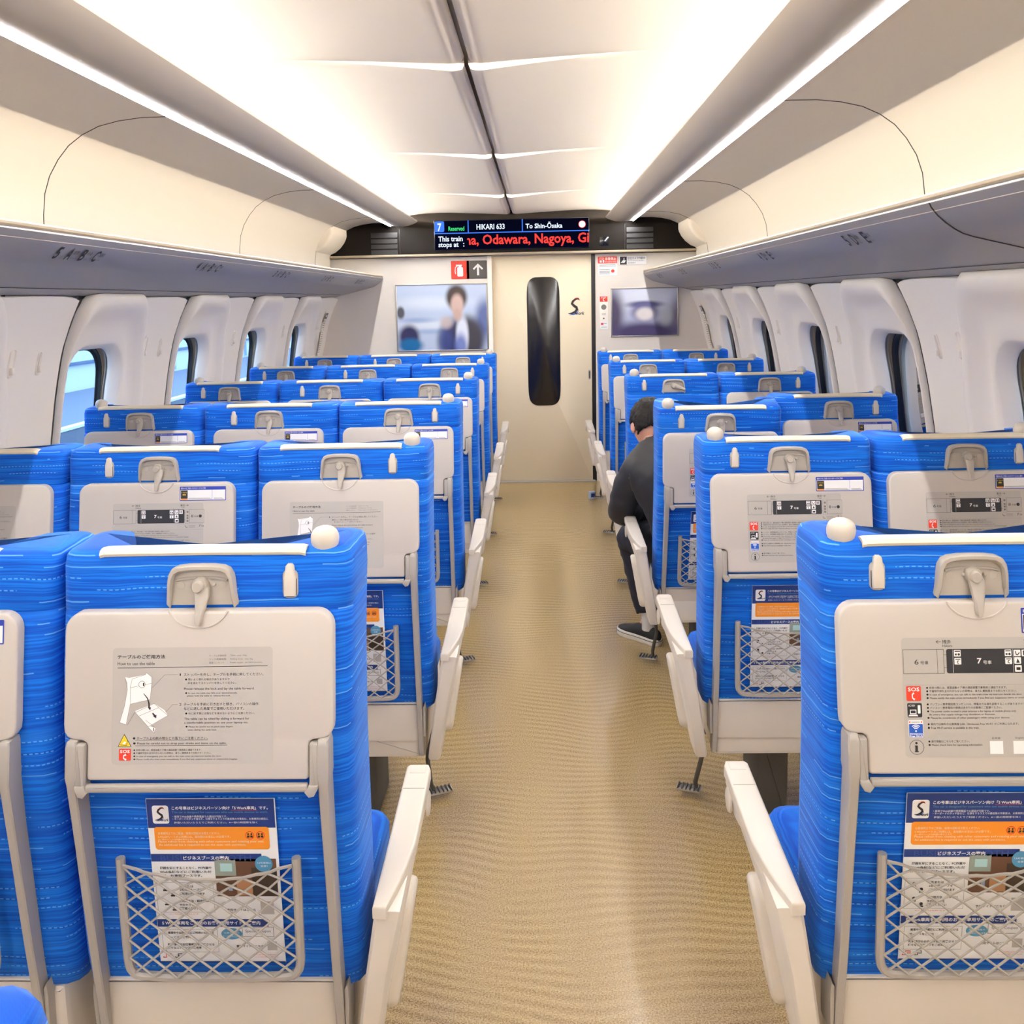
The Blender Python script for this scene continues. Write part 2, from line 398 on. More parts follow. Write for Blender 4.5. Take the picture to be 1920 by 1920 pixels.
def rr_n(x0, x1, z0, z1, rb, rt, nc=7, ns=12):       # rounded rectangle with the same point count for every size
    o = []
    C = ((x1-rb, z0+rb, -PI/2, rb), (x1-rt, z1-rt, 0, rt), (x0+rt, z1-rt, PI/2, rt), (x0+rb, z0+rb, PI, rb))
    for i, (cx, cz, a, r) in enumerate(C):
        arc = [(cx+r*math.cos(a+PI/2*k/nc), cz+r*math.sin(a+PI/2*k/nc)) for k in range(nc+1)]
        o += arc
        c2 = C[(i+1) % 4]; e = (c2[0]+c2[3]*math.cos(c2[2]), c2[1]+c2[3]*math.sin(c2[2]))
        o += [(arc[-1][0]+(e[0]-arc[-1][0])*k/ns, arc[-1][1]+(e[1]-arc[-1][1])*k/ns) for k in range(1, ns)]
    return o
def rel_glass(z): return 1.718-(z-1.1)*0.14
def window(s, yc, n):
    root = struct(empty('window_%d' % n, (XC+s*1.66, yc, 0.6)))
    ox, oy, oz = root.location
    P = lambda u, z, rel: (XC+s*(rel-taper(yc+u, z)*0.0)-ox, yc+u-oy, z-oz)
    out = rr_n(-0.268, 0.25, 0.5, 1.607, 0.05, 0.085)
    def far(u, z): return u if u < 0 else u*(1+0.62*max(0, min(1, (1.57-z)/0.36))**0.8)
    out = [(far(u, z), z) for u, z in out]
    opn = rr_n(-0.236, 0.236, 0.80, 1.402, 0.11, 0.135)
    slim = lambda u, z: 1-.6*max(0, min(1, (-u-.16)/.06))*max(0, min(1, (1.50-z)/.14))
    b = MB(); rings = []
    for t, d in ((0, -.012), (0, .006), (.03, .022), (.09, .040), (.16, .050), (.26, .052), (.36, .044), (.48, .026), (.62, .012), (.78, .006), (.96, .006), (1, .002)):
        rings.append([P(a[0]+(c[0]-a[0])*t, a[1]+(c[1]-a[1])*t, wr(a[1]+(c[1]-a[1])*t)-d*slim(a[0]+(c[0]-a[0])*t, a[1]+(c[1]-a[1])*t)) for a, c in zip(out, opn)])
    for ins, d in ((.004, .0), (.018, -.036), (.022, -.046), (.021, -.050), (.0, -.052), (-.004, -.058)):
        q = inset(opn, ins); rings.append([P(u, z, wr(z)-d) for u, z in q])
    b.loft(rings, WALLP, caps=False); b.build('surround', root, smooth=60, fix=False)
    b = MB(); q0, q1, q2 = inset(opn, -.004), inset(opn, -.003), inset(opn, .014)
    b.loft([[P(u, z, wr(z)+.058) for u, z in q0], [P(u, z, rel_glass(z)-.012) for u, z in q1], [P(u, z, rel_glass(z)-.012) for u, z in q2], [P(u, z, rel_glass(z)+.004) for u, z in q2]], RAIL, caps=False)
    b.build('window_frame', root, fix=False)
    b = MB(); q = inset(opn, .008); k = len(q)
    for ins, dd in ((-.001, .060), (.003, .068)):
        q = inset(opn, ins); b.tube([P(u, z, wr(z)+dd) for u, z in q], .0035, GREYD, 5, closed=True)
    b.build('blind_track', root)
    b = MB(); q2, q3 = inset(opn, .012), inset(opn, .018)
    b.loft([[P(u, z, rel_glass(z)-.013) for u, z in q2], [P(u, z, rel_glass(z)-.013) for u, z in q3], [P(u, z, rel_glass(z)+.002) for u, z in q3]], BLACK, caps=False)
    b.build('gasket', root, fix=False)
    b = MB(); q = inset(opn, .012); b.add([P(u, z, rel_glass(z)) for u, z in q], [tuple(range(len(q)))], GLASS); b.build('glass', root, smooth=0, fix=False)
    b = MB(); big = [(u*1.12 if u > 0 else u-.03, z) for u, z in rr_n(-0.262, 0.25, 0.45, 1.612, 0.05, 0.01)]; big = [(far(u, z), z) for u, z in big]  # dark sheet behind the surround, added to stop daylight leaking past it
    b.loft([[P(u, z, wr(z)+.012) for u, z in big], [P(u, z, rel_glass(z)-.005) for u, z in inset(opn, -.012)], [P(u, z, rel_glass(z)+.006) for u, z in inset(opn, .03)]], DARKGAP, caps=False); b.build('backing', root, fix=False)
    b = MB()                                   # dark joint down the near edge
    zs = lin(0.6, 1.58, 18)
    b.grid([[P(-.300, z, wr(z)+.006) for z in zs], [P(-.258, z, wr(z)+.006) for z in zs]], DARKGAP); b.build('joint', root, fix=False, smooth=0)
    return root
n = 0
for s in (-1, 1):
    for yc in WIN:
        n += 1; window(s, yc, n)

# centre ceiling: two bowed halves either side of a dark slot, in overlapping panels
JO = [-0.6, 1.07, 2.75, 4.43, 6.11, 7.5]
def ceil_z(r, t):
    a = abs(r); base = 2.258-0.026*max(0, 1-a/0.55)**1.3-0.30*max(0, a-0.60)**2
    return base-0.022*max(0, 1-a/0.62)**1.6*(1-t)**1.2+0.015*max(0, 1-a/0.05)**2
rs = [0.006, 0.012, .02, .03, .04, .05, .07, .12, .2, .28, .36, .44, .52, .6, .68, .76, .84, .92, 1.0]
b = MB()
for s in (-1, 1):
    rows = []
    for i in range(len(JO)-1):
        for t in (0, .04, .15, .3, .45, .6, .75, .9, 1):
            y = JO[i]+(JO[i+1]-JO[i])*t
            if i and t == 0: rows.append([(XC+s*r, y-0.004, ceil_z(r, 1)) for r in rs])
            rows.append([(XC+s*r, y, ceil_z(r, t)+(0.012 if j == 0 else 0)) for j, r in enumerate(rs)])
    rows.insert(0, [(p[0], Y0, p[2]) for p in rows[0]])
    b.grid(rows, CREAM)
b.grid([[(XC+x, Y0, 2.268), (XC+x, YW, 2.268)] for x in (-.03, .03)], GREYD)
struct(b.build('ceiling', smooth=50, fix=False))

LP = [(.985, 2.205), (.9852, 2.175), (.9855, 2.1525), (.989, 2.152), (.993, 2.184), (1.05, 2.188), (1.14, 2.187), (1.22, 2.178), (1.29, 2.162), (1.35, 2.135), (1.40, 2.10), (1.44, 2.055), (1.475, 2.0), (1.497, 1.94), (1.507, 1.87), (1.512, 1.78), (1.515, 1.68)]  # small inner lip added to shield the lining from the edge line's glow
for s, nm in ((-1, 'trim_1'), (1, 'trim_2')):
    b = MB(); b.grid([[(XC+s*r, y, z) for r, z in LP] for y in (Y0, YW-.04)], LINING)
    t = struct(b.build(nm, smooth=40, fix=False)); t['label'] = 'cream curved lining above the luggage rack'
    for ys in (1.06, 3.14, 5.22, 7.0):
        q = MB(); q.tube([(XC+s*r, ys, z) for r, z in LP[4:]], .0022, DARKGAP, 5); q.build('panel_joint', t)

b = MB(); b.box((XC, (Y0+YW)/2, 2.42), (3.5, YW-Y0+.3, .04), WALLP)  # unseen roof and sides, added to keep daylight from leaking in above the ceiling
for s in (-1, 1): b.box((XC+s*1.69, (Y0+YW)/2, 2.01), (.05, YW-Y0+.3, .86), WALLP)
for s in (-1, 1): b.box((XC+s*1.612, (Y0+YW)/2, 1.556), (.20, YW-Y0+.2, .006), DARKGAP)  # unseen sheets added behind the wall tops to block daylight leaks
struct(b.build('roof_light_seal', smooth=0))

# lighting troughs
TP = [(.985, 2.22), (.9775, 2.176), (.9775, 2.160), (.974, 2.1575), (.945, 2.1545), (.915, 2.1515), (.885, 2.15), (.845, 2.154), (.805, 2.166), (.775, 2.178), (.763, 2.186), (.761, 2.192), (.766, 2.197), (.80, 2.2), (.90, 2.203)]
cove_e = emis('warm_white_led', (255, 243, 226), COVE_E); line_e = emis('white_glow_line', (250, 250, 252), LINE_E)
for s, side in ((-1, 'left'), (1, 'right')):
    r = empty('ceiling_light', (XC+s*.87, 2.5, 2.15))
    tag(r, 'long cove light trough along the ceiling on the %s, ending above the %s air vent' % (side, side), 'ceiling light', 'cove lights along the ceiling')
    q = MB(); q.T = Matrix.Translation(-Vector(r.location))
    q.loft([[(XC+s*a, y, z) for a, z in TP] for y in (Y0, 7.44)], TROUGH); q.build('trough', r)
    q = MB(); q.T = Matrix.Translation(-Vector(r.location)); q.box((XC+s*.925, 2.42, 2.2145), (.012, 10, .020), cove_e); q.build('led_strip', r, smooth=0)
    q = MB(); q.T = Matrix.Translation(-Vector(r.location)); q.box((XC+s*.9815, 2.42, 2.1575), (.005, 10, .005), line_e); q.build('glow_line', r, smooth=0)  # white edge line; its strong glow is added to light seats and walls

# luggage racks
RP = [(1.66, 1.66), (1.12, 1.742), (1.10, 1.756), (1.084, 1.752), (1.077, 1.743), (1.082, 1.733), (1.097, 1.715), (1.115, 1.699), (1.135, 1.685), (1.155, 1.674), (1.18, 1.666), (1.30, 1.637), (1.42, 1.608), (1.505, 1.590), (1.66, 1.585)]
def rack(s, side, letters):
    r = empty('luggage_rack', (XC+s*1.3, 2.5, 1.6)); T = Matrix.Translation(-Vector(r.location))
    tag(r, 'long silver overhead luggage rack above the %s windows' % side, 'luggage rack', 'overhead luggage racks')
    q = MB(); q.T = T; q.loft([[(XC+s*a, y, z) for a, z in RP] for y in (Y0, YW-.005)], SILVER); q.build('shelf', r, smooth=30)
    q = MB(); q.T = T; q.tube([(XC+s*1.086, Y0, 1.757), (XC+s*1.086, YW-.01, 1.757)], .0085, RAIL, 8); q.build('edge_rail', r)
    q = MB(); q.T = T
    for a, z in ((1.0772, 1.7425), (1.0893, 1.7242)): q.tube([(XC+s*a, Y0, z), (XC+s*a, YW-.01, z)], .0013, TAB, 6)
    q.build('white_stripe', r, fix=False, smooth=0)
    q = MB(); q.T = T
    q.box((XC+s*1.40, 2.4, 1.6118), (.003, 9.9, .002), DARKGAP)
    for yj in (2.085, ):
        q.tube([(XC+s*(a-.0005), yj, z-.0005) for a, z in RP[4:13]], .0018, DARKGAP, 5)
    q.build('panel_joint', r)
    a0, z0 = 1.1, 1.712; e = Vector((-.0735, .07)).normalized(); nn = Vector((-e.y, -e.x))
    rows = 5
    for k in range(6):
        num = str(5-k); yc = 2.60+1.035*k
        if 5-k < 1: break
        q = MB(); q.T = T
        def place(u, w, d): return (XC+s*(1.1135+e.x*w+nn.x*(.0018+.0002*d)), yc+(-s)*u, 1.6995+e.y*w-abs(nn.y)*(.0018+.0002*d))
        P = Print(q, place)
        P.text(num, -.140, -.118, 0, .044, INK, bold=True); P.line([(-.10, -.022), (-.090, .022)], .0015, GINK)
        xs = (-.08, -.005, .07) if len(letters) == 3 else (-.08, .01)
        for L, x in zip(letters, xs):
            P.text(L, x, x+.027, 0, .044, INK, bold=True)
            P.text({'A': '窓側', 'B': '中央', 'C': '通路側', 'D': '通路側', 'E': '窓側'}[L], x+.029, x+.056, .007, .015, INK); P.text({'A': 'Window', 'B': 'Center', 'C': 'Aisle', 'D': 'Aisle', 'E': 'Window'}[L], x+.029, x+.054, -.014, .007, GINK)
        q.build('seat_number_lettering', r, smooth=0, fix=False)
rack(-1, 'left', 'ABC'); rack(1, 'right', 'DE')

# end wall
b = MB()
for x0, x1, z0, z1 in ((XC-1.75, -.404, 0, 1.93), (.489, XC+1.75, 0, 1.93), (XC-1.75, XC+1.75, 1.905, 2.4)):
    b.box(((x0+x1)/2, YW+.05, (z0+z1)/2), (x1-x0, .10, z1-z0), WALLE)
struct(b.build('wall_front', smooth=0))
b = MB(); b.box((XC, Y0-.03, 1.15), (3.6, .06, 2.4), WALLE); struct(b.build('wall_back', smooth=0))
b = MB(); b.box((-.385, YW+.03, .955), (.038, .09, 1.91), WALLP, .006, 'z'); struct(b.build('trim_3'))
b = MB(); b.box((.4725, YW+.06, .955), (.033, .06, 1.91), BLACK); struct(b.build('trim_4'))
# sliding door
door = struct(empty('door_1', (.045, YW+.045, 0)))
def DX(x, z, y=0): return (x-.045, y, z)
b = MB(); b.box(DX(.045, .955), (.822, .03, 1.902), DOORM, .003); b.build('door_leaf', door)
dw = []
for i in range(40):
    a = 2*PI*i/40; c, sn = math.cos(a), math.sin(a); p = 0.32
    hw = .137-.022*abs(sn)**6*(1.0 if sn > 0 else 1.3)
    dw.append((.055+hw*math.copysign(abs(c)**p, c), 1.188+.538*math.copysign(abs(sn)**.22, sn)))
b = MB(); b.plate([(u-.045, w) for u, w in dw], -.0215, -.012, mat('dark_door_glass', (20, 17, 18), 0.20, spec=0.6), .004); b.build('door_window', door)
b = MB(); b.plate(rrect(.425-.045, .445-.045, .865, .945, .009), -.019, -.01, GREYD, .003); b.plate(rrect(.430-.045, .440-.045, .875, .935, .005), -.0195, -.01, DARKGAP); b.build('door_handle', door)
b = MB(); P = Print(b, lambda u, w, d: (u-.045, -.0155-.0003*d, w)); s_logo(P, .262, .395, 1.40, 1.545, 1); b.build('emblem', door, smooth=0, fix=False)
b = MB(); b.box((.045, YW+.03, .003), (.86, .12, .006), GREYD); struct(b.build('trim_5'))

# dark panel over the door, with vents and the information display
FY = 7.49
b = MB()
fo = [(XC-1.50, 1.925), (XC+1.50, 1.925), (XC+1.47, 1.99), (XC+1.40, 2.10), (XC+1.36, 2.3), (XC-1.36, 2.3), (XC-1.40, 2.10), (XC-1.47, 1.99)]
b.plate(fo, FY, YW, FASCIA, .003)
for x in (-1.115, .728): b.box((x, FY-.0005, 2.03), (.003, .002, .21), BLACK)
fas = struct(b.build('trim_6'))
b = MB(); b.box((XC, FY-.006, 1.918), (3.0, .03, .02), RAIL, .006, 'y'); struct(b.build('trim_7'))
for s, (xa, xb) in ((-1, (695, 746)), (1, (1175, 1225))):
    p0, p1 = pt(xa, 437 if s < 0 else 426, FY), pt(xb, 477 if s < 0 else 465, FY)
    r = empty('air_vent', ((p0.x+p1.x)/2, FY, (p0.z+p1.z)/2)); w, h = p1.x-p0.x, p0.z-p1.z
    tag(r, 'black slatted air vent in the dark panel, %s of the display' % ('left' if s < 0 else 'right'), 'air vent', 'vents beside the display')
    b = MB(); b.box((0, -.002, 0), (w, .006, h), BLACK); b.build('backing', r)
    for k in range(3):
        b = MB(); b.box((0, -.008, -h/2+h*(k+.98)/4), (w, .01, .012), FASCIA, .002); b.build('slat', r)
p0 = pt(1133, 452, FY)
b = MB(); b.box((p0.x, FY-.003, p0.z), (.075, .008, .068), mat('sensor_black', (12, 12, 22), 0.15), .002)
tag(b.build('sensor_window'), 'small black square sensor window right of the lit display', 'sensor')
disp = empty('information_display', (XC, FY, 2.075))
tag(disp, 'lit black information display over the door with blue, white and red writing', 'display')
DWD, DHT = 1.268, .243
b = MB(); b.box((0, -.006, 0), (DWD, .014, DHT), mat('screen_black', (10, 10, 22), 0.25), .002); b.build('screen', disp)
eb, ew, er, eg = emis('screen_blue', (70, 130, 255), 1.0), emis('screen_white', (225, 238, 255), 1.2), emis('screen_red', (255, 70, 62), 1.1), emis('screen_green', (70, 230, 130), 1.0)
en = emis('screen_navy', (12, 14, 40), .5)
b = MB()
def dpos(px, py):
    u = -DWD/2+(px-815)/289.5*DWD; top = 415-(px-815)*.0235; return u, DHT/2-(py-top)/55.5*DHT
P = Print(b, lambda u, w, d: (u, -.0134-.0003*d, w))
hx = DWD/2; hz = DHT/2
P.rect(-hx+.006, hx-.006, -hz+.006, hz-.006, en, 0)
P.rect(-hx, hx, .012, .020, eb); P.rect(-.357, -.349, .02, hz-.004, eb); P.rect(.085, .093, .02, hz-.004, eb)
P.rect(-hx+.006, -hx+.085, .028, hz-.008, eb, 1, .012); P.text('7', -hx+.030, -hx+.062, .066, .064, ew, 2, True)
P.text('Reserved', -.515, -.385, .053, .036, eg, 2, True)
P.text('HIKARI 633', -.285, -.055, .063, .045, ew, 2, True)
P.text('To Shin-Ōsaka', .115, .415, .066, .050, ew, 2, True)
P.disc(.575, .066, .030, er); P.disc(.575, .066, .026, ew, 2)
P.text('This train', -.600, -.400, -.028, .042, ew, 2, True); P.text('stops at', -.600, -.435, -.083, .046, ew, 2, True); P.text(':', -.398, -.388, -.078, .030, ew, 2, True)
P.text('na, Odawara, Nagoya, Gi', -.378, .630, -.052, .105, er, 3, True); P.rect(-.388, -.3635, -.11, .008, en, 4); P.text(':', -.398, -.388, -.078, .030, ew, 5, True)
b.build('screen_lettering', disp, smooth=0, fix=False)

# white end housings under the lining
for s, side in ((-1, 'left'), (1, 'right')):
    r = MB(); A = [(1.53, 2.18), (1.42, 2.168), (1.372, 2.158), (1.358, 2.145), (1.355, 2.13), (1.355, 2.085), (1.36, 2.065), (1.378, 2.03), (1.41, 1.99), (1.455, 1.955), (1.53, 1.925)]
    rings = []
    for y, q in ((6.99, .030), (6.993, .018), (7.002, .007), (7.016, 0), (FY-.002, 0)):
        rings.append([(XC+s*min(1.53, a+q), y, 2.06+(z-2.06)*(1-q*3)) for a, z in A])
    r.loft(rings, LINING); o = r.build('corner_housing', smooth=35)
    tag(o, 'white rounded housing in the upper %s corner beside the dark panel' % side, 'corner housing', 'corner housings by the display')

# pictures and signs on the end wall
def board(name, label, x0, x1, z0, z1, front, y=YW, t=.012):
    r = empty(name, ((x0+x1)/2, y, (z0+z1)/2)); w, h = x1-x0, z1-z0
    b = MB(); b.box((0, -t*.45, 0), (w, t*.9, h), front); b.build('picture', r, smooth=0)
    b = MB()
    for c, d in (((0, -t/2, h/2+.004), (w+.02, t+.006, .009)), ((0, -t/2, -h/2-.004), (w+.02, t+.006, .009)), ((-w/2-.004, -t/2, 0), (.009, t+.006, h)), ((w/2+.004, -t/2, 0), (.009, t+.006, h))): b.box(c, d, CHROME, .002)
    b.build('picture_frame', r)
    tag(r, label, 'poster', 'framed posters on the end wall'); return r
PL = soft_picture('blurred_portrait_print', (190, 204, 226), [(-.1, .12, .3, .05, (222, 230, 242), .8, .8), (-.12, -.06, .26, .035, (228, 234, 240), .8, .8), (-.2, -.02, .12, .02, (120, 150, 200), .8, .6), (-.08, -.115, .16, .02, (140, 165, 205), .8, .6),
    (.36, -.02, .08, .16, (70, 88, 150), .5, .9), (.16, -.20, .19, .20, (44, 48, 84), .28, 1), (.23, -.16, .10, .16, (56, 54, 62), .4, .9), (.02, -.2, .06, .12, (60, 76, 140), .5, .7), (.165, -.15, .05, .16, (226, 230, 240), .35, 1), (.15, -.24, .05, .10, (96, 116, 186), .5, .9), (.035, -.04, .05, .05, (196, 180, 178), .6, .9),
    (.125, .165, .088, .105, (58, 46, 44), .28, 1), (.128, .10, .052, .088, (206, 176, 164), .35, 1), (.128, .02, .035, .05, (196, 164, 150), .5, .9), (-.345, .045, .032, .05, (60, 54, 58), .4, .9), (-.28, -.16, .085, .10, (48, 48, 88), .35, 1), (-.27, -.23, .10, .06, (24, 106, 164), .4, 1)])
board('poster', 'framed blurred poster of a person in a dark jacket, left of the door', -1.163, -.416, 1.138, 1.678, PL)
PR = soft_picture('blurred_gate_print', (190, 194, 218), [(.02, .13, .25, .12, (232, 236, 246), .7, 1), (-.28, -.02, .10, .22, (74, 66, 92), .5, 1), (.30, -.06, .10, .18, (96, 86, 104), .6, .9), (0, -.17, .34, .09, (66, 58, 98), .5, 1), (0, .062, .145, .030, (92, 92, 136), .5, 1), (0, 0, .11, .07, (112, 110, 152), .4, 1), (0, -.015, .075, .052, (236, 228, 222), .4, 1), (.17, -.03, .05, .07, (190, 196, 196), .6, .7)])
board('poster', 'framed blurred poster of a gate at dusk, right of the door', .625, 1.163, 1.228, 1.612, PR)
def plate_sign(name, label, cat, x0, x1, z0, z1, base, draw, r=.008, y=YW):
    o = empty(name, ((x0+x1)/2, y, (z0+z1)/2)); w, h = (x1-x0)/2, (z1-z0)/2
    b = MB(); b.plate(rrect(-w, w, -h, h, r), -.004, 0, base, .001); b.build('plate', o)
    b = MB(); draw(Print(b, lambda u, v, d: (u, -.0042-.0003*d, v)), w, h); b.build('print', o, smooth=0, fix=False)
    tag(o, label, cat); return o
def d_ext(P, w, h):
    P.rect(-w, 0, -h, h, RED, 1, .008); P.rect(-.02, 0, -h, h, RED, 1)
    P.rect(-w*.55-.016, -w*.55+.032, -h*.72, h*.30, WHITE, 2, .008); P.rect(-w*.55-.004, -w*.55+.020, h*.30, h*.46, WHITE, 2); P.rect(-w*.55-.026, -w*.55+.024, h*.46, h*.58, WHITE, 2)
    P.stroke([(-w*.55-.004, h*.50), (-w*.55-.030, h*.30), (-w*.55-.034, -h*.1), (-w*.55-.030, -h*.45)], [.006]*4, WHITE, 2)
    P.rect(w*.5-.009, w*.5+.009, -h*.62, h*.4, WHITE, 2); P.line([(w*.5-.038, h*.05), (w*.5+.003, h*.58)], .014, WHITE, 2); P.line([(w*.5+.038, h*.05), (w*.5-.003, h*.58)], .014, WHITE, 2)
plate_sign('fire_extinguisher_sign', 'red and grey fire extinguisher sign with an upward arrow above the poster', 'sign', -.704, -.406, 1.722, 1.871, mat('dark_grey_sign', (84, 80, 74), .5), d_ext)
def d_stop(P, w, h):
    P.rect(-w, w, h*.28, h, RED, 1, .006); P.text('STOP', -w*.86, -w*.36, h*.80, .018, WHITE); P.rect(-w*.82, -w*.6, h*.38, h*.62, WHITE, 2); P.rect(-w*.5, -w*.34, h*.36, h*.66, WHITE, 2)
    P.text('非常停止', -w*.26, w*.9, h*.76, .026, WHITE, bold=True); P.text('Emergency Stop', -w*.26, w*.9, h*.44, .012, WHITE)
    for i, q in enumerate((.12, .0, -.36, -.52, -.68, -.8)): P.rect(-w*.85, w*(.85 if i < 2 else .25), h*q-.002, h*q+.002, GINK)
    P.disc(w*.55, -h*.52, .014, RED)
plate_sign('emergency_sticker', 'red and white emergency stop sticker above the intercom, right of the door', 'sticker', pt(1121, 500, YW).x, pt(1157, 500, YW).x, pt(1140, 517, YW).z, pt(1140, 481, YW).z, WHITE, d_stop)
def d_cam(P, w, h):
    P.rect(-w*.95, -w*.45, -h*.9, h*.9, INK); P.poly([(-w*.9, -h*.5), (-w*.62, -h*.55), (-w*.5, h*.05), (-w*.72, h*.1)], WHITE, 2); P.rect(-w*.68, -w*.62, h*.1, h*.6, WHITE, 2)
    P.text('防犯カメラ作動中', -w*.38, w*.9, h*.5, h*.6, INK); P.text('Security camera in operation', -w*.38, w*.8, -h*.05, h*.3, GINK); P.text('监控摄像中', -w*.38, w*.2, -h*.55, h*.3, GINK)
plate_sign('camera_sticker', 'white security camera sticker right of the red sticker', 'sticker', pt(1161, 488, YW).x, pt(1212, 488, YW).x, pt(1187, 496.5, YW).z, pt(1187, 480, YW).z, WHITE, d_cam)
def d_int(P, w, h):
    P.rect(-w*.9, w*.9, h*.66, h*.98, RED, 1); P.text('SOS', -w*.6, w*.6, h*.91, h*.09, WHITE); P.stroke([(w*.15, h*.86), (-w*.15, h*.81), (-w*.12, h*.75), (w*.15, h*.70)], [.006]*4, WHITE, 2)
    P.disc(0, h*.34, w*.62, GINK); P.rect(-w*.5, w*.5, -.06*h, -.04*h, GINK); P.rect(-w*.5, w*.5, -.12*h, -.10*h, GINK); P.disc(0, -h*.33, .006, INK)
    P.rect(-w*.95, w*.95, -h*.98, -h*.52, WHITE, 1); P.rect(-w*.7, -w*.1, -h*.72, -h*.6, RED, 2); P.rect(0, w*.7, -h*.64, -h*.62, GINK, 2); P.rect(-w*.7, w*.7, -h*.86, -h*.84, GINK, 2)
plate_sign('intercom_panel', 'narrow emergency intercom panel with red SOS mark left of the small poster', 'intercom', pt(1124, 580, YW).x, pt(1140, 580, YW).x, pt(1132, 618, YW).z, pt(1132, 555, YW).z, WALLP, d_int)
# notices on the last wall panels
for s, side in ((-1, 'left'), (1, 'right')):
    b = MB(); X = lambda z, d: XC+s*(wr(z)-d-taper(7.38, z)); yn = 7.36
    zs = lin(1.12, 1.47, 9)
    b.grid([[(X(z, .0015+.006), yn+u, z) for u in (-.05, .05)] for z in zs], WALLP)
    zs = lin(1.42, 1.465, 3)
    b.grid([[(X(z, .0085), yn+u, z) for u in (-.045, .03)] for z in zs], mat('notice_grey', (92, 88, 86), .5))
    b.grid([[(X(z, .009), yn+u, z) for u in (-.025, .01)] for z in lin(1.432, 1.453, 2)], WHITE)
    for k in range(15):
        z = 1.40-k*.018; b.grid([[(X(q, .0085), yn+u, q) for u in (-.04, .02+.02*random.random())] for q in (z, z+.003)], GINK)
    tag(b.build('notice', smooth=0, fix=False), 'small grey and white notice on the %s wall beside the end wall' % side, 'notice', 'notices on the last wall panels')
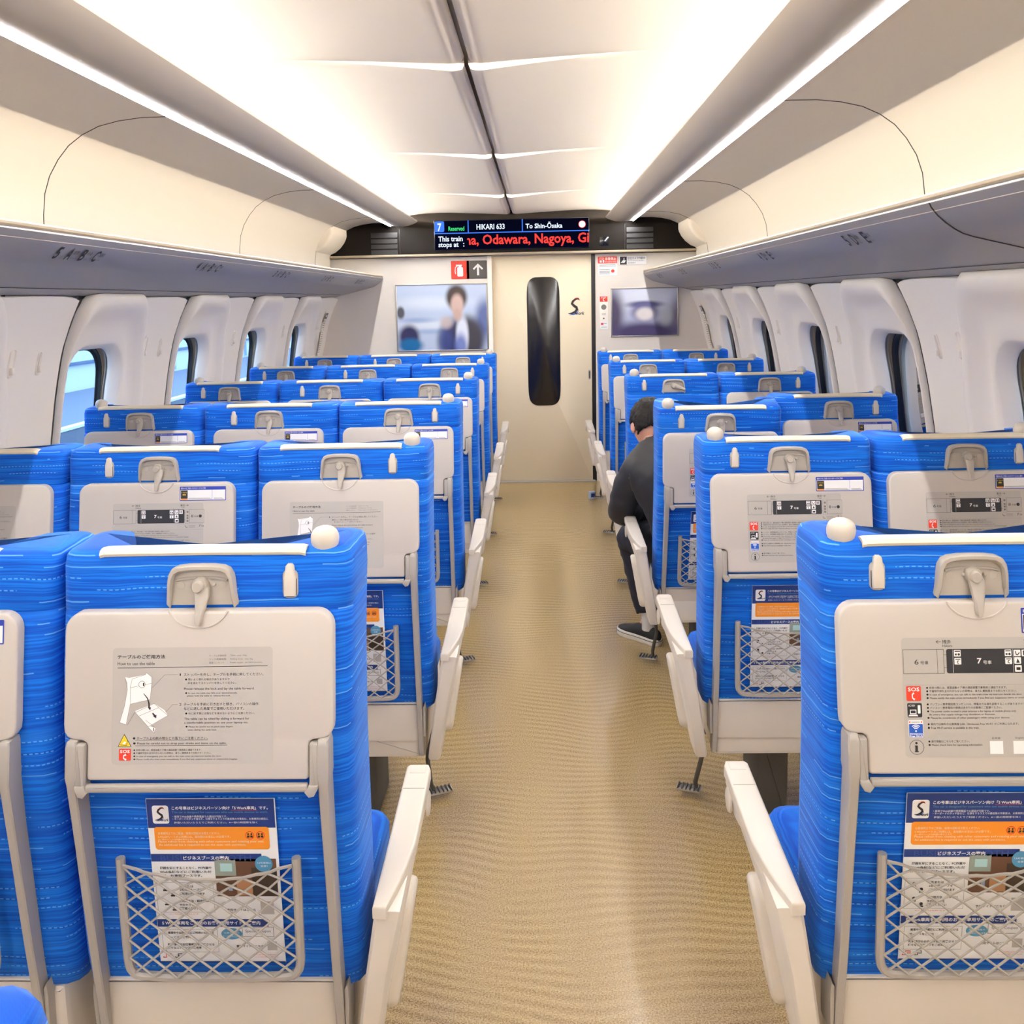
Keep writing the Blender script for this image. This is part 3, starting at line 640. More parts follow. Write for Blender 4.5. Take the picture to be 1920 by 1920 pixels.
# ------------------------------------------------------------------ seats
def interp(T, z):
    if z <= T[0][0]: return T[0][1]
    for (a, p), (c, q) in zip(T[:-1], T[1:]):
        if z <= c: return p+(q-p)*(z-a)/(c-a)
    return T[-1][1]
YR = [(.39, .028), (.6, .016), (.8, .004), (.95, .022), (1.06, .046), (1.12, .055), (1.16, .058)]
YF = [(.41, .13), (.6, .14), (.8, .138), (1.0, .15), (1.1, .168), (1.16, .162)]
YC = [(.41, .12), (.8, .118), (.95, .122), (1.06, .116), (1.12, .10), (1.16, .086)]
def ty(z): return -.023+(z-.807)*.193                # face of the folded table
def print_howto(b):
    P = Print(b, lambda u, w, d: (u, ty(w)-.0013-.00025*d, w))
    X = lambda cx: (200+cx/6-374)*.000835
    Z = lambda cy: 1.061-(1190+cy/6-1151)*.000817
    P.rect(X(60), X(1905), Z(1460), Z(150), PGREY, 0, .006)
    T = lambda s, x0, x1, y, h, m=INK, bold=False: P.text(s, X(x0), X(x1), Z(y), h*.000136, m, 2, bold)
    T('テーブルのご使用方法', 118, 668, 252, 46, INK, True); T('How to use the table', 118, 548, 328, 36)
    for y, a, c in ((246, 'テーブル荷重制限', 'Table : max 10kg'), (287, 'フック荷重制限', 'Folding hook : max 3kg'), (327, '電源コンセント', 'Power supply : AC100V/2A/60Hz')):
        T(a, 1175, 1372 if y < 300 else 1350, y, 22, GINK); T(c, 1418, (1608, 1678, 1788)[(y-246)//40], y, 20, GINK)
    P.line([(X(118), Z(378)), (X(1848), Z(366))], .0008, INK, 1)
    T('1', 838, 850, 457, 26); T('ストッパーを外し、テーブルを手前に倒してください。', 885, 1800, 457, 34)
    T('● 勢いよく倒れる場合がありますので', 900, 1412, 511, 26); T('手を添えてストッパーを外してください。', 930, 1490, 553, 26)
    T('Please release the lock and lay the table forward.', 888, 1698, 620, 32)
    T('● In case the table may falls over spontaneously,', 903, 1502, 667, 22); T('please hold the table to release the lock.', 926, 1424, 698, 22)
    T('2', 836, 860, 792, 26); T('テーブルを手前に引き出すと傾き、パソコンの操作', 888, 1744, 790, 34); T('などに適した角度でご使用いただけます。', 888, 1580, 840, 34)
    T('● 元に戻す際には指などを挟まないようにご注意ください。', 905, 1700, 893, 26)
    T('The table can be tilted by sliding it forward for', 893, 1640, 957, 32); T('a comfortable position to use your laptop etc.', 893, 1630, 1000, 28)
    T('● Please be careful not to pinch your fingers', 910, 1452, 1044, 22); T('when sliding the table back.', 934, 1268, 1080, 20)
    T('● テーブル上の飲み物などの落下にご注意ください。', 305, 1165, 1168, 32); T('● Please be careful not to drop your drinks and items on the table.', 308, 1380, 1228, 30)
    P.line([(X(332), Z(1190)), (X(1168), Z(1190))], .0005, INK); P.line([(X(332), Z(1252)), (X(1388), Z(1250))], .0005, INK)
    for y, s, x1 in ((1300, '● 非常の際には、客室自動ドア横の通話装置で乗務員と通話できます。', 1095), (1334, '● 不審物や持ち主のわからないお荷物は、直ちに乗務員までお知らせください。', 1205), (1371, '● In case of emergency, you can talk to the train crew via intercom beside the door.', 1325), (1405, '● Please notify the train crew immediately if you find any suspicious items or unattended baggage.', 1512)): T(s, 313, x1, y, 22)
    q = lambda *c: [(X(a), Z(e)) for a, e in c]
    # sketch of a seat back with its table swinging down
    P.poly(q((205, 480), (250, 490), (440, 455), (455, 432), (515, 480), (515, 560), (500, 735), (270, 785), (225, 1015), (150, 990), (205, 800), (235, 620), (230, 540)), WHITE, 1)
    P.poly(q((330, 860), (545, 780), (665, 855), (705, 915), (500, 1035), (565, 1055), (550, 1112), (480, 1045), (330, 880)), WHITE, 1)
    P.poly(q((270, 785), (320, 870), (235, 1020), (225, 1015)), PGREY, 2)
    for L in (q((205, 480), (235, 620), (205, 800), (150, 990), (225, 1015), (270, 785), (500, 735), (515, 560), (515, 480), (455, 432), (440, 455), (290, 500), (268, 590), (270, 785)), q((268, 600), (512, 552)), q((330, 880), (545, 780), (705, 915), (480, 1040), (330, 880)), q((380, 915), (600, 825)), q((240, 1018), (325, 875)), q((450, 965), (560, 1050), (550, 1112), (480, 1045)), q((520, 605), (665, 457), (815, 457)), q((680, 875), (760, 792), (815, 792))):
        P.line(L, .00045, GINK, 2)
    P.disc(X(405), Z(562), .0055, WHITE, 3); P.ring(X(405), Z(562), .0055, .0006, GINK, 4); P.rect(X(415), X(432), Z(580), Z(545), INK, 4)
    P.stroke(q((425, 665), (470, 720), (488, 780), (490, 820)), [.001, .0018, .0024, .0028], INK, 4); P.poly(q((472, 815), (512, 822), (500, 855)), INK, 4)
    P.stroke(q((530, 885), (555, 915)), [.002, .003], INK, 4); P.poly(q((535, 920), (575, 905), (572, 945)), INK, 4); P.line(q((545, 1050), (540, 1090)), .0012, INK, 4)
    P.poly(q((205, 1118), (290, 1262), (130, 1262)), INK, 1); P.poly(q((205, 1130), (280, 1256), (140, 1256)), YEL, 2)
    P.line(q((155, 1240), (235, 1245), (245, 1195)), .0006, INK, 3); P.poly(q((185, 1225), (215, 1200), (230, 1215), (205, 1235)), WHITE, 3)
    P.rect(X(145), X(285), Z(1418), Z(1285), RED, 1, .002); T('SOS', 158, 270, 1315, 34, WHITE, True); P.stroke(q((228, 1350), (200, 1362), (200, 1392), (230, 1408)), [.003, .0016, .0016, .003], WHITE, 2)
def print_map(b):
    P = Print(b, lambda u, w, d: (u, ty(w)-.0013-.00025*d, w))
    X = lambda cx: (1640+cx/4.8-1821)*.00083
    Z = lambda cy: 1.061-(1100+cy/4.8-1131)*.000797
    T = lambda s, x0, x1, y, h, m=INK, bold=False, d=2: P.text(s, X(x0), X(x1), Z(y), h*.000166, m, d, bold)
    P.rect(X(175), X(1630), Z(1538), Z(455), PGREY, 0, .006)
    T('←', 482, 528, 493, 30); T('博多', 538, 618, 493, 36); T('Hakata', 540, 628, 530, 20); T('東京', 1262, 1335, 493, 36); T('→', 1345, 1395, 493, 30); T('Tokyo', 1275, 1335, 528, 20)
    P.frame(X(185), X(550), Z(782), Z(560), .0006, INK); P.line([(X(490), Z(782)), (X(490), Z(560))], .0005, INK); T('6', 286, 322, 675, 46); T('号車', 338, 410, 682, 34)
    for y in (612, 728): P.line([(X(550), Z(y)), (X(580), Z(y))], .0005, INK); P.line([(X(1325), Z(y)), (X(1345), Z(y))], .0005, INK)
    P.rect(X(572), X(1328), Z(780), Z(560), mat('near_black_print', (40, 40, 44), .5), 1, .003)
    T('7', 842, 882, 668, 50, WHITE, True, 3); T('号車', 895, 970, 682, 34, WHITE, False, 3)
    P.line([(X(630), Z(775)), (X(630), Z(565))], .0004, WHITE, 2); P.line([(X(1163), Z(775)), (X(1163), Z(565))], .0004, WHITE, 2)
    for x, y in ((670, 598), (672, 670), (1120, 598), (1122, 670), (1200, 600), (1270, 600), (1202, 668), (1205, 740)):
        P.rect(X(x-30), X(x+30), Z(y+30), Z(y-30), WHITE, 2, .001)
        if y == 598: P.rect(X(x-24), X(x+24), Z(y-14), Z(y-22), INK, 3); P.rect(X(x-22), X(x-6), Z(y+18), Z(y+2), INK, 3); P.disc(X(x+12), Z(y+10), .0018, INK, 3)
        elif y == 670: P.rect(X(x-22), X(x+22), Z(y-14), Z(y-21), INK, 3); P.stroke([(X(x+6), Z(y-6)), (X(x-6), Z(y+4)), (X(x-4), Z(y+16)), (X(x+8), Z(y+20))], [.0012]*4, INK, 3)
        elif x == 1200: P.line([(X(x-16), Z(y-18)), (X(x-8), Z(y+16)), (X(x+4), Z(y+16)), (X(x+20), Z(y-6))], .0013, INK, 3)
        elif x == 1270:
            for q in (-12, 12): P.disc(X(x+q), Z(y-16), .0012, INK, 3); P.rect(X(x+q-6), X(x+q+6), Z(y+20), Z(y-10), INK, 3)
        elif x == 1202: P.poly([(X(x-14), Z(y+20)), (X(x), Z(y-20)), (X(x+18), Z(y+20))], INK, 3)
        else: P.rect(X(x-18), X(x+18), Z(y+14), Z(y-12), INK, 3)
    P.rect(X(1345), X(1410), Z(790), Z(560), PGREY, 1); P.frame(X(1345), X(1408), Z(790), Z(560), .0004, GINK, 2)
    for y in (600, 660, 700, 745): P.rect(X(1362), X(1392), Z(y+14), Z(y-14), GINK, 2)
    P.frame(X(1408), X(1640), Z(782), Z(560), .0005, INK); T('8', 1436, 1470, 668, 44); T('号車', 1482, 1550, 674, 30); P.disc(X(1582), Z(668), .0042, INK, 2)
    T('7', 1560, 1588, 826, 36); T('号車', 1598, 1640, 830, 26); P.line([(X(1340), Z(815)), (X(1350), Z(845)), (X(1380), Z(845))], .001, INK, 2)
    for y in (818, 832, 846): P.rect(X(1395), X(1500), Z(y+2), Z(y-2), GINK, 2)
    P.line([(X(195), Z(884)), (X(1620), Z(884))], .0002, GINK)
    P.rect(X(202), X(333), Z(1027), Z(893), RED, 1, .002); T('SOS', 217, 320, 922, 36, WHITE, True); P.stroke([(X(270), Z(955)), (X(255), Z(968)), (X(256), Z(1000)), (X(275), Z(1015))], [.003, .0017, .0017, .003], WHITE, 2)
    P.rect(X(206), X(336), Z(1175), Z(1047), mat('near_black_print', (40, 40, 44)), 1, .002); P.frame(X(228), X(285), Z(1145), Z(1105), .0012, WHITE, 2); P.poly([(X(220), Z(1150)), (X(292), Z(1150)), (X(300), Z(1165)), (X(212), Z(1165))], WHITE, 2); P.rect(X(298), X(322), Z(1140), Z(1065), WHITE, 2, .001); P.text('AC100V', X(216), X(275), Z(1068), .003, WHITE, 2)
    P.rect(X(210), X(340), Z(1355), Z(1200), WHITE, 1, .002); P.rect(X(214), X(336), Z(1352), Z(1235), BLUEP, 2, .001)
    for r in (.0082, .0058, .0034):
        o = [(X(274)+r*math.cos(a), Z(1292)+r*math.sin(a)) for a in lin(PI*.25, PI*.75, 9)]; P.stroke(o, [.0013]*9, WHITE, 3)
    P.disc(X(274), Z(1298), .0013, WHITE, 3); T('Shinkansen', 219, 331, 1322, 16, WHITE, True, 3); T('Free Wi-Fi', 219, 331, 1343, 18, WHITE, True, 3); P.disc(X(222), Z(1217), .0012, RED, 2); P.disc(X(326), Z(1217), .0012, RED, 2); P.rect(X(236), X(312), Z(1220), Z(1214), GINK, 2)
    P.ring(X(276), Z(1444), .0111, .0006, INK); P.disc(X(274), Z(1407), .0018, INK); P.rect(X(263), X(284), Z(1485), Z(1428), INK, 2); P.rect(X(258), X(292), Z(1487), Z(1478), INK, 2); P.rect(X(258), X(276), Z(1436), Z(1428), INK, 2)
    for y, s, x1 in ((909, '● 非常の際には、客室自動ドア横の通話装置で乗務員と通話できます。', 1095), (940, '● 不審物や持ち主のわからないお荷物は、直ちに乗務員までお知らせください。', 1180), (973, '● In case of emergency, you can talk to the train crew via intercom beside the door.', 1228), (1004, '● Please notify the train crew immediately if you find any suspicious items or unattended baggage.', 1400),
                     (1058, '● パソコン・携帯電話用コンセントは、停電または電圧変動することがありますのでご注意ください。', 1420), (1090, '● パソコン・携帯電話の使用はまわりのお客様にご配慮ください。', 1045), (1124, '● The power outlet located in your armrest is for laptop or mobile phone only.', 1170), (1183, '● Please be considerate of other passengers while using your devices.', 1110),
                     (1237, '● 車内では無料の公衆無線 LAN（Shinkansen Free Wi-Fi）がご利用になれます。', 1185), (1270, '● Free Wi-Fi service is available in this train.', 835), (1392, '● 運行情報はこちらをご覧ください。', 745), (1426, '● Please check here for operating information.', 860)): T(s, 380, x1, y, 22)
    T('Be aware that supply voltage may shutdown or fluctuate.', 400, 982, 1153, 20)
    for x, s in ((980, '日本語'), (1187, 'English'), (1390, '한국어')):
        T(s, x-36, x+36, 1366, 18); P.rect(X(x-58), X(x+58), Z(1508), Z(1392), WHITE, 1)
def print_sticker(b):
    P = Print(b, lambda u, w, d: (u, ty(w)-.0014-.00025*d, w))
    x0, x1, z0, z1 = .066, .194, 1.016, 1.054
    P.rect(x0, x1, z0, z1, mat('sticker_blue', (38, 62, 168), .4), 1, .0015); P.rect(x0+.002, x1-.002, z0+.002, z1-.009, WHITE, 2)
    P.text('無料Wi-Fiをご利用いただけるサービスのご案内', x0+.003, x0+.072, z1-.0045, .005, WHITE, 3)
    P.rect(x0+.003, x0+.022, z0+.006, z1-.010, mat('near_black_print', (40, 40, 44)), 3); P.rect(x0+.003, x0+.022, z0+.0025, z0+.006, ORANGE, 3)
    for r in (.006, .004): P.stroke([(x0+.0125+r*math.cos(a), z0+.012+r*math.sin(a)) for a in lin(PI*.22, PI*.78, 7)], [.0012]*7, YEL, 4)
    P.text('S Wi-Fi', x0+.005, x0+.020, z0+.0225, .003, YEL, 4)
    P.line([(x0+.090, z0+.002), (x0+.090, z1-.009)], .0006, mat('sticker_blue', (38, 62, 168)), 3)
    for a, c in ((.024, .088), (.094, .122)):
        for k in (.004, .0065): P.rect(x0+a, x0+c-.004*(k > .005), z0+k, z0+k+.0009, GINK, 3)

def shear(b): b.T = b.T @ Matrix(((1, 0, 0, 0), (0, 1, .193, -.023-.193*.807), (0, 0, 1, 0), (0, 0, 0, 1))) if b.T else Matrix(((1, 0, 0, 0), (0, 1, .193, -.023-.193*.807), (0, 0, 1, 0), (0, 0, 0, 1)))
def seat(w, knob=None, hook=.14, design='howto', sticker=False, arms=(), pedal=0, recline=0.0, down=False):
    root = empty('passenger_seat')
    pv = Matrix.Translation((0, .12, .40))
    R = pv @ Matrix.Rotation(math.radians(recline), 4, 'X') @ pv.inverted() if recline else None
    def nb(back=True):
        m = MB(); m.T = R if back else None; return m
    hw = w/2
    # backrest
    b = nb(); rings = []
    for z, ins in ((.394, .03), (.398, .012), (.408, .002), (.46, 0), (.53, 0), (.62, 0), (.72, 0), (.82, 0), (.90, 0), (.97, 0), (1.03, 0), (1.055, 0), (1.058, .0018), (1.061, 0), (1.10, 0), (1.13, 0), (1.144, .002), (1.151, .007), (1.1545, .016), (1.156, .03)):
        yr, yf = interp(YR, z)+ins, interp(YF, z)-ins; wg = .036+.012*max(0, (z-.95)/.2); h = hw-ins; yc = interp(YC, z)-ins*.6
        fl = .004*max(0, (z-.8)/.3)
        half = [(0, yr), (.5*h, yr), (h-.045, yr+.0005), (h-.022, yr+.003), (h-.008, yr+.011), (h-.001, yr+.026), (h, yr+.06), (h+fl, yf+wg-.03), (h+fl-.004, yf+wg-.010), (h+fl-.018, yf+wg), (h-.045, yf+wg-.006), (h-.075, yf*.6+yc*.4+.01), (.55*h, yc+.006), (.25*h, yc), (0, yc-.002)]
        if z > 1.13:                        # corners of the wings stand a little proud
            zz = [z]*len(half)
        ring = [(x, y, z) for x, y in half]+[(-x, y, z) for x, y in half[-2:0:-1]]
        rings.append(ring)
    b.loft(rings, FAB); b.build('backrest', root, smooth=50)
    # headrest cover
    b = nb(); prof = [(.0548, 1.151), (.059, 1.1575), (.066, 1.1600), (.073, 1.1602), (.081, 1.158), (.090, 1.150), (.106, 1.12), (.121, 1.05), (.126, .97), (.124, .93)]
    rings = []
    for x, k in ((-.168, .6), (-.160, .9), (-.13, 1), (0, 1.12), (.13, 1), (.160, .9), (.168, .6)):
        up = [(x, y, z-.006*(1-k)) for y, z in prof]; dn = [(x, y+(.003 if i < 4 else -.006), z-.005-.006*(1-k)) for i, (y, z) in enumerate(prof)]
        rings.append(up+dn[::-1])
    b.loft(rings, LEATHER); b.build('headrest_cover', root)
    if knob is not None:
        b = nb(); b.lathe([(.0195, -.045), (.0190, -.030), (.0182, -.022), (.0185, -.017), (.0205, -.010), (.0225, -.003), (.0231, .004), (.0222, .0105), (.0195, .016), (.0145, .0205), (.008, .023), (.001, .0238)], (knob, .086, 1.162), ARMM, 22); b.build('grab_knob', root, smooth=60)
    # latch housing and latch
    b = nb(); yb = lambda z: interp(YR, z)
    hh_ = [(.058, 1.068), (.0545, 1.085), (.0535, 1.106), (.0515, 1.118), (.046, 1.127), (.037, 1.1315), (.02, 1.1335), (0, 1.134)]
    hous = [(-.058, 1.068)]+hh_+[(-x, z) for x, z in hh_[-2:0:-1]]
    b.T = (R or Matrix.Identity(4)) @ Matrix(((1, 0, 0, 0), (0, 1, .16, .051-.16*1.10), (0, 0, 1, 0), (0, 0, 0, 1)))
    b.plate(hous, -.003, .006, GREY, .002)
    rim = [(.0575, -.002, 1.0685), (.0545, -.010, 1.085), (.0530, -.013, 1.104), (.0510, -.0135, 1.1165), (.0455, -.014, 1.1255), (.0365, -.0145, 1.1298), (.02, -.015, 1.1318), (0, -.015, 1.1322)]
    path = rim+[(-x, y, z) for x, y, z in rim[-2::-1]]
    outer = [(x, y, z) for x, y, z in path]; base = [(x*1.03, .004, z+.002) for x, y, z in path]; inn = [(x*.925, y, z-.0045) for x, y, z in path]; inb = [(x*.88, -.002, z-.010 if abs(x) < .05 else z) for x, y, z in path]
    b.grid([base, [(x*1.02, y*.75, z+.002) for x, y, z in path], outer, inn, [(x*.90, y*.7, z-.007) for x, y, z in path], inb], GREY)
    arc = [(.044*math.sin(t), -.0045, 1.104+.0085*math.cos(t*.9)) for t in lin(-1.25, 1.25, 13)]; b.tube(arc, .0022, GREYD, 5)
    for q in (-.034, .034): b.lathe([(.0062, -.0036), (.0062, -.003), (.005, -.003), (.005, -.0038), (.0001, -.0038)], (q, 0, 1.100), GREY, 14, 'y')
    h = b.build('latch_housing', root, smooth=40)
    b = nb(); b.T = (R or Matrix.Identity(4)) @ Matrix(((1, 0, 0, 0), (0, 1, .16, .051-.16*1.10), (0, 0, 1, 0), (0, 0, 0, 1)))
    if down: b.T = b.T @ Matrix.Translation((0, 0, 1.100)) @ Matrix.Rotation(math.radians(-72), 4, 'Y') @ Matrix.Translation((0, 0, -1.100))
    b.lathe([(.0125, -.003), (.0125, -.0135), (.0115, -.0155), (.0001, -.0157)], (0, 0, 1.102), GREY, 18, 'y')
    b.lathe([(.0088, -.013), (.0088, -.0225), (.0075, -.0245), (.0001, -.025)], (-.001, 0, 1.102), GREY, 18, 'y')
    lv = [(1.106, -.001, .0105, -.0150), (1.096, .003, .0115, -.0165), (1.085, .004, .0108, -.0190), (1.074, .0035, .0090, -.0225), (1.062, .0025, .0068, -.0260), (1.052, .0018, .0055, -.0285), (1.046, .0015, .0046, -.0290), (1.0435, .0015, .0030, -.0285)]
    b.loft([[(c-hw_, yf_+.010, z), (c-hw_, yf_+.0025, z), (c-hw_*.72, yf_, z), (c+hw_*.72, yf_, z), (c+hw_, yf_+.0025, z), (c+hw_, yf_+.010, z)] for z, c, hw_, yf_ in lv], GREY)
    for q in (-.012, .020): b.lathe([(.003, -.003), (.003, -.007), (.0015, -.0085), (.0001, -.0088)], (q, 0, 1.101), GREY, 10, 'y')
    b.build('latch', h, smooth=45)
    # coat hook
    b = nb(); b.T = (R or Matrix.Identity(4)) @ Matrix(((1, 0, 0, 0), (0, 1, .16, .053-.16*1.10), (0, 0, 1, 0), (0, 0, 0, 1)))
    b.plate(rrect(hook-.0125, hook+.0125, 1.077, 1.122, .009, 4), -.004, .004, GREY, .002)
    b.plate([(hook+x, z) for x, z in ((-.0095, 1.081), (.0095, 1.081), (.0098, 1.110), (.0075, 1.119), (.0065, 1.129), (.003, 1.1325), (-.003, 1.1325), (-.0065, 1.129), (-.0075, 1.119), (-.0098, 1.110))], -.010, -.002, ARMM, .003)
    b.tube([(hook+x, -.0045, z) for x, z in rrect(-.0102, .0102, 1.0802, 1.1105, .004, 3)], .0007, DARKGAP, 5, closed=True)
    b.build('coat_hook', root, smooth=45)
    # folding table
    if not down:
        b = nb(); shear(b)
        o = []
        o += [(-.172, .805), (.172, .805), (.176, .807), (.177, .812), (.177, .858), (.179, .863), (.184, .8655), (.200, .867), (.209, .871), (.2145, .879), (.2155, .890)]
        o += [(.2155-.028+.028*math.cos(a), 1.063-.028+.028*math.sin(a)) for a in lin(0, PI/2, 7)]
        o += [(-x, z) for x, z in o[::-1] if abs(x) > .1725]
        b.plate(o, -.001, .019, TAB, .004, seg=3)
        dish = [(.050*math.sin(t), .0005, 1.0655-.026*(math.cos(t)-math.cos(1.25))/(1-math.cos(1.25))) for t in lin(-1.25, 1.25, 17)]
        b.tube([(x, -.0012, z-.001) for x, y, z in dish], .0016, TAB, 6)
        tb = b.build('tray_table', root, smooth=40)
        b = nb(); (print_howto if design == 'howto' else print_map)(b); b.build('instruction_lettering', tb, smooth=0, fix=False)
        if sticker: b = nb(); print_sticker(b); b.build('sticker', tb, smooth=0, fix=False)
        b = nb(); shear(b)
        for s in (-1, 1):
            b.box((s*.186, .006, .828), (.014, .026, .068), GREYD, .003)
            b.plate([(s*.179, .800), (s*.193, .800), (s*.193, .795), (s*.187, .784), (s*.179, .782), (s*.172, .790)], -.010, .012, GREYD, .002)
        b.box((0, -.003, .7955), (.352, .012, .011), GREYD, .003); b.build('table_hinge', tb)
    else:
        b = MB(); b.box((0, -.25, .69), (.43, .30, .022), TAB, .005, 'z', .02); tb = b.build('tray_table', root); tb['label'] = 'folded down table'
    # table arms
    for s in (-1, 1):
        b = nb()
        if down:
            b.loft([[(s*.2+dx, y+dy, z) for dx, dy in ((-.008, -.01), (.008, -.01), (.008, .01), (-.008, .01))] for y, z in ((-.02, .30), (-.06, .52), (-.10, .69))], GREYD)
        else:
            sec = lambda z, hwid, y0, y1: [(s*.200-hwid, y1, z), (s*.200-hwid, y0+.002, z), (s*.200-hwid+.002, y0, z), (s*.200+hwid-.002, y0, z), (s*.200+hwid, y0+.002, z), (s*.200+hwid, y1, z)]
            b.loft([sec(.868, .004, -.016, .01), sec(.866, .008, -.018, .012), (sec(.858, .0095, -.021, .013)), sec(.812, .0095, -.030, .010), sec(.800, .0078, -.030, .008), sec(.70, .0072, -.022, .012), sec(.50, .0072, -.006, .022), sec(.36, .0072, .008, .04), sec(.27, .0072, .018, .05)], GREYD)
            b.plate([(s*.208, .415), (s*.208, .33), (s*.214, .33), (s*.216, .40), (s*.214, .425)], .010, .06, GREYD, .002)
        b.build('table_arm', root)
    # net pocket
    b = nb()
    pth = [(-.144, -.010, .672), (-.144, -.018, .66)]+[(-.144+.02*(1-math.cos(a))-.0, -.018, .470+.02-.02*math.sin(a)) for a in lin(0, PI/2, 5)]
    pth = [(-.144, -.016, .675), (-.144, -.018, .60), (-.143, -.018, .50)]+[(-.120-.022*math.cos(a), -.018, .489-.022*math.sin(a)) for a in lin(0, PI/2, 5)]
    pth += [(-.06, -.019, .4645), (.06, -.019, .4645)]+[(-x, y, z) for x, y, z in pth[::-1]]
    b.T = (R or Matrix.Identity(4)) @ Matrix.Translation((0, .014, -.015))
    b.tube(pth, .0075, GREYD, 8); pf = b.build('pocket_frame', root)
    b = nb(); b.T = (R or Matrix.Identity(4)) @ Matrix.Translation((0, .011, -.015)); xa, za, zb = .138, .470, .664; dx, dz = .0394, .0322
    def netp(x, z):
        sag = .022*(1-(x/xa)**2)*max(0, (z-.60)/.064) if z > .60 else 0
        return (x, -.019-.006*(1-(x/xa)**2), z-sag)
    nx = 7; nz = 6
    for sgn in (1, -1):
        for k in range(-nz, nx+1):
            x = -xa+k*dx*1.0 if sgn > 0 else xa-k*dx*1.0
            P_ = []
            for i in range(2*nz+1):
                xx = x+sgn*i*dx/2
                if -xa-.001 <= xx <= xa+.001: P_.append(netp(xx, za+i*dz/2))
            if len(P_) > 1: b.tube(P_, .0019, NETM, 5)
    b.tube([netp(x, zb+.002+.004*math.cos(x*160)*.3) for x in lin(-xa, xa, 25)], .0026, NETM, 5)
    b.build('pocket_net', pf)
    # lower cover, base, cushion, pedestal
    b = nb(); b.T = (R or Matrix.Identity(4)) @ Matrix.Translation((0, .026, -.017)); b.plate(rrect(-.199, .199, .325, .4415, .02, 4, .003), -.004, .10, PANELM, .006); b.build('lower_cover', root)
    b = MB(); b.box((0, .24, .33), (w-.06, .42, .15), PANELM, .012); b.build('seat_base', root)
    b = MB()
    b.loft([[(x, y, z) for x, y in rrect(-w/2+.027+i, w/2-.027-i, .11+i, .50-i-k, .04, 4)] for z, i, k in ((.375, .012, .03), (.39, 0, .01), (.43, 0, 0), (.448, .006, .004), (.458, .022, .016), (.460, .05, .04))], FAB); b.build('seat_cushion', root, smooth=60)
    b = MB(); b.box((0, .25, .128), (.09, .20, .256), PEDM, .01); b.box((0, .25, .235), (w-.05, .05, .035), PEDM, .006); b.build('pedestal', root)
    if pedal:
        b = MB(); x = pedal
        b.tube([(x, .20, .25), (x-.01*(1 if x > 0 else -1), .215, .15), (x-.005, .235, .06), (x, .25, .035)], .007, PEDM, 7)
        b.T = Matrix.Translation((x+(.02 if x > 0 else -.02), .265, .022)) @ Matrix.Rotation(.35 if x > 0 else -.35, 4, 'Z')
        b.box((0, 0, 0), (.075, .035, .008), CHROME, .002, 'z')
        for k in range(6): b.box((-.032+k*.0128, 0, .005), (.004, .036, .006), PEDM, .001)
        b.build('foot_pedal', root)
    for (xi, sg, aisle) in arms:            # armrests: inner edge xi, sg = towards the aisle
        r = None; b = MB()
        wd = .050 if aisle else .038
        o = [(0, -.018), (.022*wd/.05, -.020), (.034*wd/.05, .03), (.043*wd/.05, .08), (wd, .14), (wd, .37), (wd-.006, .386), (.006, .386), (0, .378)]
        if not aisle: o = [(0, .175), (wd, .175), (wd, .37), (wd-.006, .386), (.006, .386), (0, .378)]
        o = [(xi+sg*a, y) for a, y in o]
        b.T = Matrix(((1, 0, 0, 0), (0, 1, 0, 0), (0, .057, 1, 0), (0, 0, 0, 1)))
        b.plate(o, .587, .565, ARMM, .005, 'z', 3)
        b.plate([(xi+sg*a, y) for a, y in ((.004, .30), (wd-.004, .30), (wd-.004, .302), (.004, .302))], .5875, .58, GREY, 0, 'z')
        b.plate([(xi+sg*a, y) for a, y in ((.009, .352), (wd-.009, .352), (wd-.009, .381), (.009, .381))], .5882, .58, ARMM, .0015, 'z')
        ar = b.build('armrest', root, smooth=40)
        b = MB()
        prof = [(-.012, .572), (.375, .588), (.386, .570), (.372, .535), (.345, .515), (.30, .520), (.262, .530), (.225, .47), (.175, .385), (.125, .29), (.10, .255), (.02, .255), (.0, .30), (-.012, .45)]
        if not aisle: prof = [(.18, .575), (.375, .588), (.386, .570), (.372, .535), (.345, .515), (.30, .520), (.262, .530), (.225, .47), (.215, .40), (.18, .40)]
        def sx(z, q): return xi+sg*(q-(.585-z)*(.16 if aisle else 0)*(1-.0*q))
        n = len(prof); pr = ccw(prof)
        ring = lambda ins, q, k: [(sx(z, q*(1 if z > .5 else .8)), y, z) for y, z in inset(pr, ins)]
        b.loft([ring(.006, .004, 0), ring(0, .010, 0), ring(0, wd-.012, 0), ring(.003, wd-.005, 0), ring(.012, wd-.002, 0)], PANELM)
        b.build('side_panel', ar, smooth=40)
        if aisle:
            b = MB()
            c = rrect(-.034, .034, -.10, .10, .0335, 6); c = [(.155+y+z*.30, .395+z) for y, z in c]
            b.loft([[(sx(z, .8*(wd-.004)+k), y, z) for y, z in inset(ccw(c), i)] for i, k in ((0, -.006), (0, .012), (.002, .018), (.007, .022), (.012, .0225))], ARMM); b.build('panel_recess', ar, smooth=45)
            b = MB(); b.lathe([(.024, -.002), (.024, .0015), (.022, .003), (.0001, .0032)], (0, 0, 0), ARMM, 18, 'x')
            b.v = [(xi+sg*(wd-.003+p[0]), p[1]+.335, p[2]+.553) for p in b.v]; b.build('recline_button', ar, smooth=40)
    return root
def dup(root):
    r = root.copy(); COL.objects.link(r)
    for ch in list(root.children):
        c = ch.copy(); COL.objects.link(c); c.parent = r
        for g in list(ch.children):
            d = g.copy(); COL.objects.link(d); d.parent = c
    return r
SX = {'A': -1.567, 'B': -1.055, 'C': -.547, 'D': .680, 'E': 1.157}
ROWS = [1.345+1.04*i for i in range(6)]
